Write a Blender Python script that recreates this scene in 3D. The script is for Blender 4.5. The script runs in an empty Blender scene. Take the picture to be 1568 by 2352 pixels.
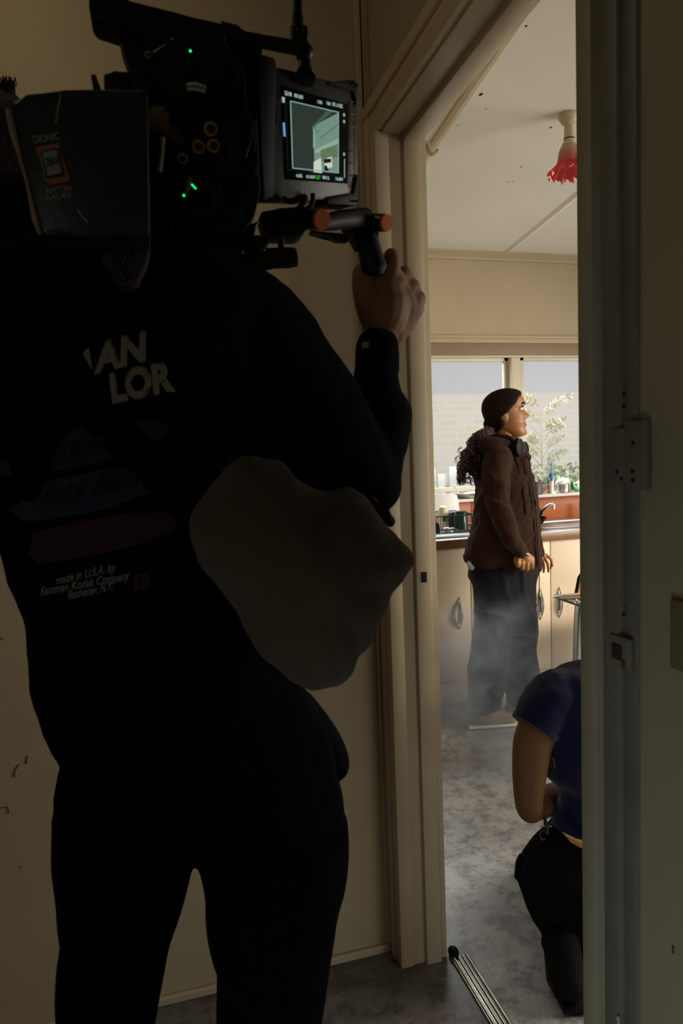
import bpy, bmesh, math, random
from math import radians as R_, sin, cos, pi
from mathutils import Vector as V, Matrix
from mathutils.bvhtree import BVHTree
random.seed(7)
SC = bpy.context.scene
C = SC.collection

# ------------------------------------------------------------------ camera
EYE = V((0, 0, 1.36))
_y, _p, _r = R_(15.13), R_(5.0), R_(-2.21)
CF = V((sin(_y)*cos(_p), cos(_y)*cos(_p), -sin(_p)))
_R0 = V((cos(_y), -sin(_y), 0)); _U0 = _R0.cross(CF)
CR = _R0*cos(_r) + _U0*sin(_r); CU = -_R0*sin(_r) + _U0*cos(_r)
cd = bpy.data.cameras.new('camera'); cam = bpy.data.objects.new('camera', cd); C.objects.link(cam)
cam.matrix_world = Matrix(((CR.x, CU.x, -CF.x, EYE.x), (CR.y, CU.y, -CF.y, EYE.y), (CR.z, CU.z, -CF.z, EYE.z), (0, 0, 0, 1)))
cd.sensor_fit = 'VERTICAL'; cd.sensor_height = 36; cd.lens = 24; cd.clip_start = .02
cd.dof.use_dof = True; cd.dof.focus_distance = 1.9; cd.dof.aperture_fstop = 8.0
SC.camera = cam

# ------------------------------------------------------------------ world, sun, lights, exposure
W = bpy.data.worlds.new('overcast'); SC.world = W; W.use_nodes = True
bg = W.node_tree.nodes['Background']; bg.inputs[0].default_value = (.97, .975, 1, 1); bg.inputs[1].default_value = .54
vs = SC.view_settings; vs.view_transform = 'Standard'; vs.look = 'None'; vs.gamma = 1; vs.use_curve_mapping = False; vs.exposure = 0

def area(name, loc, target, sx, sy, power, col, spread=180):
    l = bpy.data.lights.new(name, 'AREA'); l.shape = 'RECTANGLE'; l.size = sx; l.size_y = sy; l.energy = power; l.color = col
    l.spread = R_(spread)
    o = bpy.data.objects.new(name, l); C.objects.link(o); o.location = loc
    o.rotation_euler = (V(target)-V(loc)).to_track_quat('-Z', 'Y').to_euler(); return o
area('kitchen_side_fill', (3.72, 1.3, 1.45), (1.3, 2.7, .0), 1.9, 1.2, 78, (1, .93, .82), 130)  # added fill for the kitchen, standing in for an unseen window
area('kitchen_back_fill', (2.3, -2.5, 1.35), (1.25, 3.1, .35), 1.7, 1.2, 10, (1, .94, .84), 110)  # added fill to brighten the cabinet fronts; the back wall has no window
area('sink_window_sky_fill', (2.0, 4.6, 2.75), (1.45, 2.2, .0), 2.4, 1.0, 150, (.86, .94, 1))  # added area light hidden above the window head, standing in for sky
area('hallway_top_fill', (-.35, 1.2, 2.62), (-.05, 1.66, 1.1), .35, .35, .85, (1, .82, .54), 170)  # added overhead fill for the hallway end wall; no lamp fitting is built
area('hallway_fill', (-1.15, -.9, 1.1), (.45, .9, 1.0), .8, .9, 3.3, (1, .94, .82))  # added warm fill behind the camera; no door is built here
area('hallway_low_fill', (-.75, -.7, .35), (.6, .30, .2), .4, .5, 3.0, (.66, .84, 1), 90)  # assumed cool light low behind the camera; no opening is built for it
sl = bpy.data.lights.new('sun', 'SUN'); sl.energy = 1.15; sl.angle = R_(8); sl.color = (1, .95, .86)
so = bpy.data.objects.new('sun', sl); C.objects.link(so); so.location = (0, -3, 8)
so.rotation_euler = (V((.25, .75, -1))).to_track_quat('-Z', 'Y').to_euler()

# ------------------------------------------------------------------ pixel rays (survey of the photograph)
def ray(x, y): return CF + CR*((x-784)/1568) - CU*((y-1176)/1568)
def at(x, y, Y): r = ray(x, y); return EYE + r*(Y/r.y)
def atX(x, y, X): r = ray(x, y); return EYE + r*(X/r.x)
def atZ(x, y, Z): r = ray(x, y); return EYE + r*((Z-EYE.z)/r.z)
def onpl(x, y, o, n): r = ray(x, y); return EYE + r*((o-EYE).dot(n)/r.dot(n))
PX = lambda px, Y: px*Y/1568/.96           # size of px pixels at distance Y

# ------------------------------------------------------------------ materials
def lin(c):
    c = c/255
    return c/12.92 if c <= .04045 else ((c+.055)/1.055)**2.4
def mat(name, rgb, rough=.6, metal=0, bump=0, scale=60, var=0, vscale=4, rgb2=None, emit=0, trans=0, alpha=1, sheen=0, detail=4, spec=.5, ior=1.45, coat=0):
    m = bpy.data.materials.new(name); m.use_nodes = True; nt = m.node_tree; b = nt.nodes['Principled BSDF']
    col = tuple(lin(x) for x in rgb) + (1,)
    b.inputs['Base Color'].default_value = col; b.inputs['Roughness'].default_value = rough
    b.inputs['Metallic'].default_value = metal; b.inputs['Specular IOR Level'].default_value = spec; b.inputs['IOR'].default_value = ior
    b.inputs['Transmission Weight'].default_value = trans; b.inputs['Alpha'].default_value = alpha
    b.inputs['Coat Weight'].default_value = coat
    if sheen:
        b.inputs['Sheen Weight'].default_value = sheen; b.inputs['Sheen Roughness'].default_value = .5
    tc = nt.nodes.new('ShaderNodeTexCoord')
    n = nt.nodes.new('ShaderNodeTexNoise'); n.inputs['Scale'].default_value = vscale; n.inputs['Detail'].default_value = detail
    nt.links.new(tc.outputs['Object'], n.inputs['Vector'])
    rp = nt.nodes.new('ShaderNodeValToRGB'); rp.color_ramp.elements[0].position = .35; rp.color_ramp.elements[1].position = .65
    c2 = tuple(lin(x) for x in rgb2)+(1,) if rgb2 else tuple(x*(1-(var or .06)) for x in col[:3])+(1,)
    rp.color_ramp.elements[0].color = c2; rp.color_ramp.elements[1].color = col
    nt.links.new(n.outputs['Fac'], rp.inputs['Fac']); nt.links.new(rp.outputs['Color'], b.inputs['Base Color'])
    if emit:
        b.inputs['Emission Strength'].default_value = emit; b.inputs['Emission Color'].default_value = col
    if bump:
        n2 = nt.nodes.new('ShaderNodeTexNoise'); n2.inputs['Scale'].default_value = scale; n2.inputs['Detail'].default_value = 6
        nt.links.new(tc.outputs['Object'], n2.inputs['Vector'])
        bp = nt.nodes.new('ShaderNodeBump'); bp.inputs['Strength'].default_value = bump; bp.inputs['Distance'].default_value = .01
        nt.links.new(n2.outputs['Fac'], bp.inputs['Height']); nt.links.new(bp.outputs['Normal'], b.inputs['Normal'])
    return m
M = {}
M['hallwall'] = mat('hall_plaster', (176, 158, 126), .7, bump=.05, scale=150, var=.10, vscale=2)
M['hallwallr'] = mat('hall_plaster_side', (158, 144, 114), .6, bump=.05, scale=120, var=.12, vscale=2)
M['trim'] = mat('cream_gloss_paint', (190, 172, 142), .42, bump=.12, scale=18, var=.14, vscale=5)
M['kceil'] = mat('ceiling_paint', (226, 222, 211), .75, bump=.08, scale=14, var=.06, vscale=1.3)
M['kwall'] = mat('kitchen_wall_paint', (176, 160, 130), .7, bump=.04, scale=60, var=.06)
M['cab'] = mat('cabinet_paint', (214, 194, 166), .5, bump=.03, scale=90, var=.05, vscale=5)
M['cabshadow'] = mat('cabinet_carcass', (70, 60, 48), .8)
M['orange'] = mat('orange_splashback', (172, 86, 28), .45, bump=.03, scale=40, var=.15, vscale=8)
M['winpaint'] = mat('window_paint', (206, 196, 174), .5, bump=.05, scale=30, var=.08)
M['sill'] = mat('sill_paint', (212, 206, 194), .45, bump=.04, scale=30, var=.1)
M['steel'] = mat('stainless_steel', (205, 202, 198), .26, 1, bump=.02, scale=200)
M['chrome'] = mat('chrome', (226, 228, 232), .22, .8)
M['edge'] = mat('brown_bench_edge', (120, 88, 58), .35, bump=.03, scale=40)
M['bench'] = mat('benchtop', (160, 150, 138), .3, var=.2, vscale=40)
M['alum'] = mat('aluminium_strip', (172, 165, 152), .34, 1, bump=.05, scale=50, var=.25, vscale=30)
M['black'] = mat('black_plastic', (8, 8, 8), .6, spec=.2, bump=.02, scale=200)
M['blackm'] = mat('black_anodised', (12, 12, 12), .4, .15, spec=.25)
M['blackcloth'] = mat('black_sweat_cloth', (7, 8, 12), .95, bump=.5, scale=500, spec=.03)
M['sleeve'] = mat('black_sleeve_cloth', (9, 10, 15), .95, bump=.5, scale=500, spec=.03)
M['jeans'] = mat('black_denim', (5, 7, 11), .95, bump=.6, scale=700, spec=.03)
M['hair'] = mat('dark_hair', (28, 16, 10), .8, bump=.5, scale=200, spec=.15)
M['redhair'] = mat('auburn_hair', (54, 22, 14), .45, var=.5, vscale=30)
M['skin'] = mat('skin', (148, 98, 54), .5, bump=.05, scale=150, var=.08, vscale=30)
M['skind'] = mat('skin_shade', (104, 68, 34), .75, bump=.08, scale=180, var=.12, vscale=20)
M['lip'] = mat('lips', (122, 62, 44), .4)
M['bag'] = mat('taupe_canvas', (72, 61, 46), .95, bump=.5, scale=350, var=.15, vscale=5, sheen=.1, spec=.1)
M['brownhood'] = mat('brown_fleece', (48, 28, 15), .95, bump=.6, scale=260, var=.12, vscale=10, sheen=.08, spec=.1)
M['navypants'] = mat('navy_denim', (16, 18, 25), .9, bump=.5, scale=400, var=.1, sheen=.1, spec=.1)
M['navytee'] = mat('navy_jersey', (14, 20, 48), .9, bump=.3, scale=400, sheen=.15, spec=.1)
M['blackpants'] = mat('black_work_cloth', (9, 9, 10), .95, bump=.4, scale=400, spec=.1)
M['boot'] = mat('dark_brown_boot', (13, 10, 8), .85, bump=.3, scale=80, spec=.15)
M['shoe'] = mat('tan_shoe', (120, 98, 70), .6)
M['white'] = mat('white_plastic', (222, 222, 220), .4)
M['whited'] = mat('grey_print', (104, 100, 82), .9)
M['yellow'] = mat('yellow_tape', (104, 84, 12), .8, bump=.3)
M['olive'] = mat('faded_yellow_tape', (72, 70, 30), .8, bump=.3)
M['brass'] = mat('brass', (165, 130, 70), .3, 1)
M['capo'] = mat('orange_end_cap', (150, 72, 10), .9, bump=.2)
M['batt'] = mat('battery_shell', (17, 24, 24), .42, bump=.06, scale=120)
M['battrim'] = mat('battery_edge_trim', (120, 104, 84), .6)
M['tblue'] = mat('blue_band_print', (10, 28, 40), .95)
M['tgreen'] = mat('green_band_print', (10, 26, 14), .95)
M['tred'] = mat('red_band_print', (36, 14, 8), .95)
M['tredk'] = mat('red_square_print', (56, 16, 10), .95)
M['ink'] = mat('black_ink_print', (5, 6, 8), .95)
M['labelor'] = mat('orange_label', (128, 72, 22), .7)
M['labelw'] = mat('pale_grey_label', (104, 104, 98), .7)
M['padbrown'] = mat('brown_leather_pad', (34, 27, 20), .8, bump=.3)
M['led'] = mat('green_indicator_light', (20, 255, 130), emit=1.2)
M['glassgreen'] = mat('green_plastic', (10, 160, 70), .25, spec=.6)
M['mug'] = mat('dark_green_glaze', (18, 50, 42), .25)
M['greymug'] = mat('charcoal_glaze', (72, 72, 74), .5)
M['wire'] = mat('black_wire', (28, 26, 24), .5, .3)
M['blue'] = mat('blue_plastic', (24, 92, 180), .35)
M['teal'] = mat('teal_plastic', (40, 130, 160), .35)
M['amber'] = mat('orange_flower_print', (224, 104, 32), .5)
M['labelgreen'] = mat('green_label', (50, 150, 95), .5)
M['cream'] = mat('cream_plastic', (228, 214, 184), .4)
M['chairwood'] = mat('orange_ply', (196, 118, 44), .4)
M['strap'] = mat('black_webbing', (16, 16, 18), .8)
M['ochre'] = mat('ochre_belt', (122, 92, 30), .7)
M['foliage'] = mat('pale_leaf', (186, 182, 150), .6, var=.25, vscale=9)
M['foliage2'] = mat('bright_leaf', (140, 170, 122), .6, var=.3, vscale=9)
M['bark'] = mat('pale_bark', (170, 158, 140), .8)
M['fence'] = mat('grey_fence_board', (186, 186, 184), .8, bump=.3, var=.25, vscale=6)
M['path'] = mat('pale_paving', (150, 148, 144), .9)
M['tape'] = mat('tattered_pale_paint', (120, 112, 92), .7, bump=.4, scale=30, var=.3, vscale=30)
M['panelbrown'] = mat('brown_wall_plate', (112, 100, 76), .6)
M['trimdark'] = mat('grubby_cream_paint', (112, 106, 92), .5, bump=.15, scale=22, var=.2, vscale=8)
M['trimmid'] = mat('dull_cream_paint', (152, 142, 114), .5, bump=.15, scale=22, var=.15, vscale=8)
M['edgelight'] = mat('edge_highlight', (176, 178, 172), .5, var=.3, vscale=20)
M['railshade'] = mat('shaded_window_rail', (134, 114, 86), .6)  # underside shade of the window head put into a darker brown
M['gap'] = mat('dark_seam', (16, 13, 10), .9)
M['soot'] = mat('dark_mark', (48, 38, 28), .9)

def glassmat(name, tint, rough=0, mixf=.12):
    m = bpy.data.materials.new(name); m.use_nodes = True; nt = m.node_tree; nt.nodes.remove(nt.nodes['Principled BSDF'])
    t = nt.nodes.new('ShaderNodeBsdfTransparent'); t.inputs[0].default_value = tint+(1,)
    g = nt.nodes.new('ShaderNodeBsdfGlossy'); g.inputs['Roughness'].default_value = rough
    mx = nt.nodes.new('ShaderNodeMixShader'); f = nt.nodes.new('ShaderNodeFresnel'); f.inputs[0].default_value = 1.45
    ad = nt.nodes.new('ShaderNodeMath'); ad.operation = 'ADD'; ad.inputs[1].default_value = mixf
    nt.links.new(f.outputs[0], ad.inputs[0]); nt.links.new(ad.outputs[0], mx.inputs[0])
    nt.links.new(t.outputs[0], mx.inputs[1]); nt.links.new(g.outputs[0], mx.inputs[2])
    nt.links.new(mx.outputs[0], nt.nodes['Material Output'].inputs[0]); return m
M['pane'] = glassmat('window_glass', (.985, .985, .985), .35, 0)
_n = M['pane'].node_tree; _m = [n for n in _n.nodes if n.type == 'MIX_SHADER'][0]; _n.links.remove(_m.inputs[0].links[0]); _m.inputs[0].default_value = .010
M['tumbler'] = glassmat('clear_glass', (.88, .9, .9), .05, .1)
M['tableglass'] = glassmat('green_table_glass', (.62, .76, .72), .03, .16)

def floor_mat(nm='worn_grey_lino', col=(176, 174, 170)):
    m = mat(nm, col, .36, bump=.12, scale=26, var=.35, vscale=3.2, detail=10)
    nt = m.node_tree; b = nt.nodes['Principled BSDF']; tc = [n for n in nt.nodes if n.type == 'TEX_COORD'][0]
    base = b.inputs['Base Color'].links[0].from_socket
    def mul(prev, fac_socket, p0, p1, dark):
        rp = nt.nodes.new('ShaderNodeValToRGB'); rp.color_ramp.elements[0].position = p0; rp.color_ramp.elements[1].position = p1
        rp.color_ramp.elements[0].color = (dark, dark, dark, 1); rp.color_ramp.elements[1].color = (1, 1, 1, 1)
        nt.links.new(fac_socket, rp.inputs['Fac'])
        mx = nt.nodes.new('ShaderNodeMix'); mx.data_type = 'RGBA'; mx.blend_type = 'MULTIPLY'; mx.inputs[0].default_value = 1
        nt.links.new(prev, mx.inputs[6]); nt.links.new(rp.outputs[0], mx.inputs[7]); return mx.outputs[2]
    n1 = nt.nodes.new('ShaderNodeTexNoise'); n1.inputs['Scale'].default_value = 14; n1.inputs['Detail'].default_value = 12; n1.inputs['Roughness'].default_value = .75
    nt.links.new(tc.outputs['Object'], n1.inputs['Vector'])
    s = mul(base, n1.outputs['Fac'], .42, .53, .50)
    vo = nt.nodes.new('ShaderNodeTexVoronoi'); vo.feature = 'DISTANCE_TO_EDGE'; vo.inputs['Scale'].default_value = 11
    mp = nt.nodes.new('ShaderNodeMixRGB'); mp.blend_type = 'ADD'; mp.inputs[0].default_value = .12
    n2 = nt.nodes.new('ShaderNodeTexNoise'); n2.inputs['Scale'].default_value = 9; n2.inputs['Detail'].default_value = 8
    nt.links.new(tc.outputs['Object'], n2.inputs['Vector']); nt.links.new(tc.outputs['Object'], mp.inputs[1]); nt.links.new(n2.outputs['Color'], mp.inputs[2])
    nt.links.new(mp.outputs[0], vo.inputs['Vector'])
    s = mul(s, vo.outputs['Distance'], 0, .010, .55)
    nt.links.new(s, b.inputs['Base Color']); return m
M['floor'] = floor_mat(); M['floorh'] = floor_mat('shaded_worn_lino', (118, 114, 108))  # hallway copy is darker: shade beside the doorway put into its colour

def brick_mat():
    m = bpy.data.materials.new('pale_brickwork'); m.use_nodes = True; nt = m.node_tree; b = nt.nodes['Principled BSDF']
    tc = nt.nodes.new('ShaderNodeTexCoord'); mp = nt.nodes.new('ShaderNodeMapping'); mp.inputs['Rotation'].default_value = (R_(90), 0, 0)
    br = nt.nodes.new('ShaderNodeTexBrick'); br.inputs['Scale'].default_value = 1.0
    br.inputs['Brick Width'].default_value = .225; br.inputs['Row Height'].default_value = .086; br.inputs['Mortar Size'].default_value = .014
    br.inputs['Color1'].default_value = (.90, .79, .62, 1); br.inputs['Color2'].default_value = (.88, .85, .79, 1); br.inputs['Mortar'].default_value = (.88, .88, .89, 1)
    nt.links.new(tc.outputs['Object'], mp.inputs[0]); nt.links.new(mp.outputs[0], br.inputs[0]); nt.links.new(br.outputs[0], b.inputs['Base Color'])
    b.inputs['Roughness'].default_value = .9; return m
M['brick'] = brick_mat()

# ------------------------------------------------------------------ helpers
def empty(name, loc, label, cat, group=None):
    o = bpy.data.objects.new(name, None); C.objects.link(o); o.location = loc; o.empty_display_size = .05
    o['label'] = label; o['category'] = cat
    if group: o['group'] = group
    o['_w'] = list(loc); return o
def obj(name, bm, m, parent=None, smooth=True, auto=True, label=None):
    me = bpy.data.meshes.new(name)
    if parent is not None:
        w = V(parent['_w'])
        for v in bm.verts: v.co -= w
    bmesh.ops.recalc_face_normals(bm, faces=bm.faces[:])
    bm.to_mesh(me); bm.free()
    for mm in (m if isinstance(m, list) else [m]): me.materials.append(M[mm] if isinstance(mm, str) else mm)
    o = bpy.data.objects.new(name, me); C.objects.link(o)
    if smooth:
        me.shade_smooth()
        if auto: me.set_sharp_from_angle(angle=R_(38))
    if parent is not None: o.parent = parent; o['_w'] = list(parent['_w'])
    if label: o['label'] = label
    return o
def tag(o, label, cat, group=None, kind=None):
    o['label'] = label; o['category'] = cat
    if group: o['group'] = group
    if kind: o['kind'] = kind
    return o
def struct(name, bm, m, parent=None, smooth=False, label=None):
    o = obj(name, bm, m, parent, smooth)
    if parent is None: o['kind'] = 'structure'
    if label: o['label'] = label
    return o
def dup(o, parent=None, delta=None):
    c = o.copy(); C.objects.link(c)
    if parent is not None: c.parent = parent
    if delta is not None:
        c.location = o.location + V(delta)
        c['_w'] = [a+b for a, b in zip(o['_w'], delta)]
    for ch in o.children: dup(ch, c)
    return c
def box(bm, x0, x1, y0, y1, z0, z1, bev=0):
    g = bmesh.ops.create_cube(bm, size=1); vs_ = g['verts']
    for v in vs_: v.co = V(((x0+x1)/2+v.co.x*(x1-x0), (y0+y1)/2+v.co.y*(y1-y0), (z0+z1)/2+v.co.z*(z1-z0)))
    if bev:
        es = list({e for v in vs_ for e in v.link_edges}); bmesh.ops.bevel(bm, geom=es, offset=bev, segments=2, profile=.5, affect='EDGES')
    return bm
def nbox(*a, bev=0): return box(bmesh.new(), *a, bev=bev)
def frame_axes(d):
    d = d.normalized(); a = V((0, 0, 1)) if abs(d.z) < .9 else V((1, 0, 0))
    u = d.cross(a).normalized(); return u, d.cross(u).normalized()
def tube(bm, pts, rad, n=12, cap=True, flat=1.0):
    pts = [V(p) for p in pts]; rings = []
    if not isinstance(rad, (list, tuple)): rad = [rad]*len(pts)
    u = None
    for i, p in enumerate(pts):
        d = (pts[min(i+1, len(pts)-1)] - pts[max(i-1, 0)]).normalized()
        if u is None: u, w = frame_axes(d)
        else:
            u = (u - d*u.dot(d)).normalized(); w = d.cross(u)
        rings.append([bm.verts.new(p + (u*cos(2*pi*k/n) + w*sin(2*pi*k/n)*flat)*rad[i]) for k in range(n)])
    for a, b in zip(rings, rings[1:]):
        for k in range(n): bm.faces.new((a[k], a[(k+1) % n], b[(k+1) % n], b[k]))
    if cap: bm.faces.new(rings[0][::-1]); bm.faces.new(rings[-1])
    return bm
def ntube(*a, **k): return tube(bmesh.new(), *a, **k)
def spline(pts, n=6):
    pts = [tuple(p) for p in pts]; out = []
    P = [pts[0]] + pts + [pts[-1]]
    for i in range(1, len(P)-2):
        for s in range(n):
            t = s/n
            out.append(tuple(.5*((2*b)+(-a+c)*t+(2*a-5*b+4*c-d)*t*t+(-a+3*b-3*c+d)*t**3) for a, b, c, d in zip(P[i-1], P[i], P[i+1], P[i+2])))
    out.append(pts[-1]); return out
def sph(bm, c, r, sx=1, sy=1, sz=1, seg=16):
    g = bmesh.ops.create_uvsphere(bm, u_segments=seg, v_segments=max(8, seg*2//3), radius=r)
    for v in g['verts']: v.co = V((v.co.x*sx, v.co.y*sy, v.co.z*sz)) + V(c)
    return bm
def chain(bm, pr, n=14, sm=5):
    q = spline([tuple(p)+(r,) for p, r in pr], sm) if sm else [tuple(p)+(r,) for p, r in pr]
    tube(bm, [x[:3] for x in q], [max(x[3], .0008) for x in q], n)
    sph(bm, q[0][:3], q[0][3], seg=n); sph(bm, q[-1][:3], q[-1][3], seg=n)
    return bm
def ringloft(bm, rings, n=28, sq=2.3):
    """rings: (centre, half-axis a, half-axis b) -> closed loft of superellipses"""
    rs = []
    for c, a, b in rings:
        r = []
        for k in range(n):
            t = 2*pi*k/n; ct, st = cos(t), sin(t)
            r.append(bm.verts.new(c + a*(math.copysign(abs(ct)**(2/sq), ct)) + b*(math.copysign(abs(st)**(2/sq), st))))
        rs.append(r)
    for p, q in zip(rs, rs[1:]):
        for k in range(n): bm.faces.new((p[k], p[(k+1) % n], q[(k+1) % n], q[k]))
    bm.faces.new(rs[0][::-1]); bm.faces.new(rs[-1]); return bm
def sil(bm, rows, Y, n=28, sm=4, sq=2.2):
    """rows: (py, x left, x right, depth front-to-back, dY): measured widths of a body at distance Y"""
    if sm: rows = spline([tuple(r)+((0,) if len(r) == 4 else ()) for r in rows], sm)
    rg = []
    for r in rows:
        yy = Y + (r[4] if len(r) > 4 else 0)
        a, b = at(r[1], r[0], yy), at(r[2], r[0], yy)
        rg.append(((a+b)/2, (b-a)/2, V((0, r[3]/2, 0))))
    return ringloft(bm, rg, n, sq)
def prism(bm, poly, Y, thick, bev=0, plane=None):
    """outline measured in the photograph -> solid plate of real thickness at distance Y (or on a plane)"""
    f = (lambda p: at(p[0], p[1], Y)) if plane is None else (lambda p: onpl(p[0], p[1], *plane))
    ext = V((0, thick, 0)) if plane is None else plane[1]*thick
    a = [bm.verts.new(f(p)) for p in poly]; b = [bm.verts.new(v.co+ext) for v in a]; n = len(poly)
    fs = [bm.faces.new(a), bm.faces.new(b[::-1])]
    for k in range(n): fs.append(bm.faces.new((a[k], a[(k+1) % n], b[(k+1) % n], b[k])))
    if bev:
        es = list({e for v in a+b for e in v.link_edges}); bmesh.ops.bevel(bm, geom=es, offset=bev, segments=2, profile=.5, affect='EDGES')
    return bm
def nprism(*a, **k): return prism(bmesh.new(), *a, **k)
def fuse(bm, voxel, smooth=6):
    """merge closed pieces into one continuous skin"""
    bmesh.ops.recalc_face_normals(bm, faces=bm.faces[:])
    me = bpy.data.meshes.new('tmp'); bm.to_mesh(me); bm.free()
    o = bpy.data.objects.new('tmp', me); C.objects.link(o)
    r = o.modifiers.new('r', 'REMESH'); r.mode = 'VOXEL'; r.voxel_size = voxel
    s = o.modifiers.new('s', 'SMOOTH'); s.iterations = smooth; s.factor = .5
    dg = bpy.context.evaluated_depsgraph_get(); m2 = bpy.data.meshes.new_from_object(o.evaluated_get(dg))
    b2 = bmesh.new(); b2.from_mesh(m2); bpy.data.objects.remove(o); bpy.data.meshes.remove(me); bpy.data.meshes.remove(m2)
    return b2
from mathutils import noise as NZ
def rough(bm, amp, sc, amp2=0, sc2=1):
    bm.normal_update()
    ds = [(NZ.noise(v.co*sc)*amp + (NZ.noise(v.co*sc2+V((5, 3, 1)))*amp2 if amp2 else 0)) for v in bm.verts]
    for v, d in zip(bm.verts, ds): v.co += v.normal*d
    return bm
def folds(bm, axis, freq, amp, sc=4, dist=.35):
    """soft cloth folds running across an axis"""
    bm.normal_update(); axis = V(axis).normalized(); out = []
    for v in bm.verts:
        w = NZ.noise(v.co*sc)*dist; t = v.co.dot(axis)*freq + w*freq*.3
        s = max(0, sin(t*2*pi))**2
        out.append(amp*(s-.4)*(0.5+NZ.noise(v.co*sc*.7+V((9, 1, 4)))*1.2))
    for v, d in zip(bm.verts, out): v.co += v.normal*d
    return bm
def lathe(bm, prof, c, n=28, wob=None):
    c = V(c); rs = []
    for r, z in prof:
        rs.append([bm.verts.new(c + V((r*cos(2*pi*k/n), r*sin(2*pi*k/n), z))) for k in range(n)])
    for a, b in zip(rs, rs[1:]):
        for k in range(n): bm.faces.new((a[k], a[(k+1) % n], b[(k+1) % n], b[k]))
    if prof[0][0] > 1e-5: bm.faces.new(rs[0][::-1])
    if prof[-1][0] > 1e-5: bm.faces.new(rs[-1])
    bmesh.ops.remove_doubles(bm, verts=bm.verts[:], dist=1e-6)
    return bm
def nlathe(*a, **k): return lathe(bmesh.new(), *a, **k)

def textbm(body, shear=0, bold=0, cuts=0):
    cu = bpy.data.curves.new('t', 'FONT'); cu.body = body; cu.shear = shear; cu.offset = bold; cu.resolution_u = 4
    o = bpy.data.objects.new('t', cu); C.objects.link(o)
    dg = bpy.context.evaluated_depsgraph_get(); me = bpy.data.meshes.new_from_object(o.evaluated_get(dg))
    bm = bmesh.new(); bm.from_mesh(me); bpy.data.objects.remove(o); bpy.data.meshes.remove(me); bpy.data.curves.remove(cu)
    xs = [v.co.x for v in bm.verts]; ys = [v.co.y for v in bm.verts]; x0, x1, y0, y1 = min(xs), max(xs), min(ys), max(ys)
    for v in bm.verts: v.co = V(((v.co.x-x0)/(x1-x0), (v.co.y-y0)/(y1-y0), 0))
    for k in range(1, cuts):
        for no in ((1, 0, 0), (0, 1, 0)):
            bmesh.ops.bisect_plane(bm, geom=bm.verts[:]+bm.edges[:]+bm.faces[:], plane_co=(k/cuts, k/cuts, 0), plane_no=no)
    return bm
def polybm(poly, cuts=0):
    bm = bmesh.new(); bm.faces.new([bm.verts.new((x, y, 0)) for x, y in poly])
    if cuts:
        xs = [p[0] for p in poly]; ys = [p[1] for p in poly]
        for k in range(1, cuts):
            for no, a, b in (((1, 0, 0), min(xs), max(xs)), ((0, 1, 0), min(ys), max(ys))):
                t = a+(b-a)*k/cuts
                bmesh.ops.bisect_plane(bm, geom=bm.verts[:]+bm.edges[:]+bm.faces[:], plane_co=(t, t, 0), plane_no=no)
    return bm
def wrap(bm, f, thick=True):
    for v in bm.verts: v.co = f(v.co.x, v.co.y)
    if thick: bmesh.ops.solidify(bm, geom=bm.faces[:], thickness=.0006)
    return bm
def quadmap(A, B, up): return lambda u, v: (A[0]+u*(B[0]-A[0])+v*up[0], A[1]+u*(B[1]-A[1])+v*up[1])
def bvh_of(o):
    me = o.data; w = V(o['_w']) if o.parent else V((0, 0, 0))
    return BVHTree.FromPolygons([v.co+w for v in me.vertices], [tuple(p.vertices) for p in me.polygons])
def onskin(tree, off, fallback):
    def f(px, py):
        r = ray(px, py).normalized(); h, n, i, d = tree.ray_cast(EYE, r)
        if h is None: h = at(px, py, fallback)
        return h - r*off
    return f
def join(bms):
    out = bmesh.new()
    for b in bms:
        me = bpy.data.meshes.new('j'); b.to_mesh(me); b.free(); out.from_mesh(me); bpy.data.meshes.remove(me)
    return out

# ================================================================== STRUCTURE
HX = .565; EY = 1.675; KX = .675; OY0 = .805; OY1 = 1.60; OZ = 2.115; WYK = 3.84; CZ = 2.52
_b = nbox(.69, 3.9, -2.6, WYK+.1, -.1, 0); box(_b, .56, .69, EY+.1, WYK+.1, -.1, 0)
struct('floor', _b, 'floor')
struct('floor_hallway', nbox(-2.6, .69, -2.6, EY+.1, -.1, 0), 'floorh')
struct('ceiling_kitchen', nbox(HX+.0, 3.9, -2.6, WYK+.1, CZ, CZ+.15), 'kceil')
struct('ceiling_hallway', nbox(-2.6, HX-.001, -2.6, EY+.1, 2.78, 2.9), 'kceil')
b = nbox(-2.6, HX+.03, EY, EY+.09, 0, 2.78); struct('wall_end', b, 'hallwall')
struct('wall_left', nbox(-2.7, -2.6, -2.6, EY+.1, 0, 2.9), 'hallwall')
struct('wall_back', nbox(-2.7, 4.0, -2.75, -2.6, 0, 2.9), 'hallwall')
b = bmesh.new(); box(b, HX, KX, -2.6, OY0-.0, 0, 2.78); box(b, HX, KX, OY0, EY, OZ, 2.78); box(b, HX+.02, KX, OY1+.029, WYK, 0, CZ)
struct('wall_doorway', b, 'hallwallr')
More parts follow.
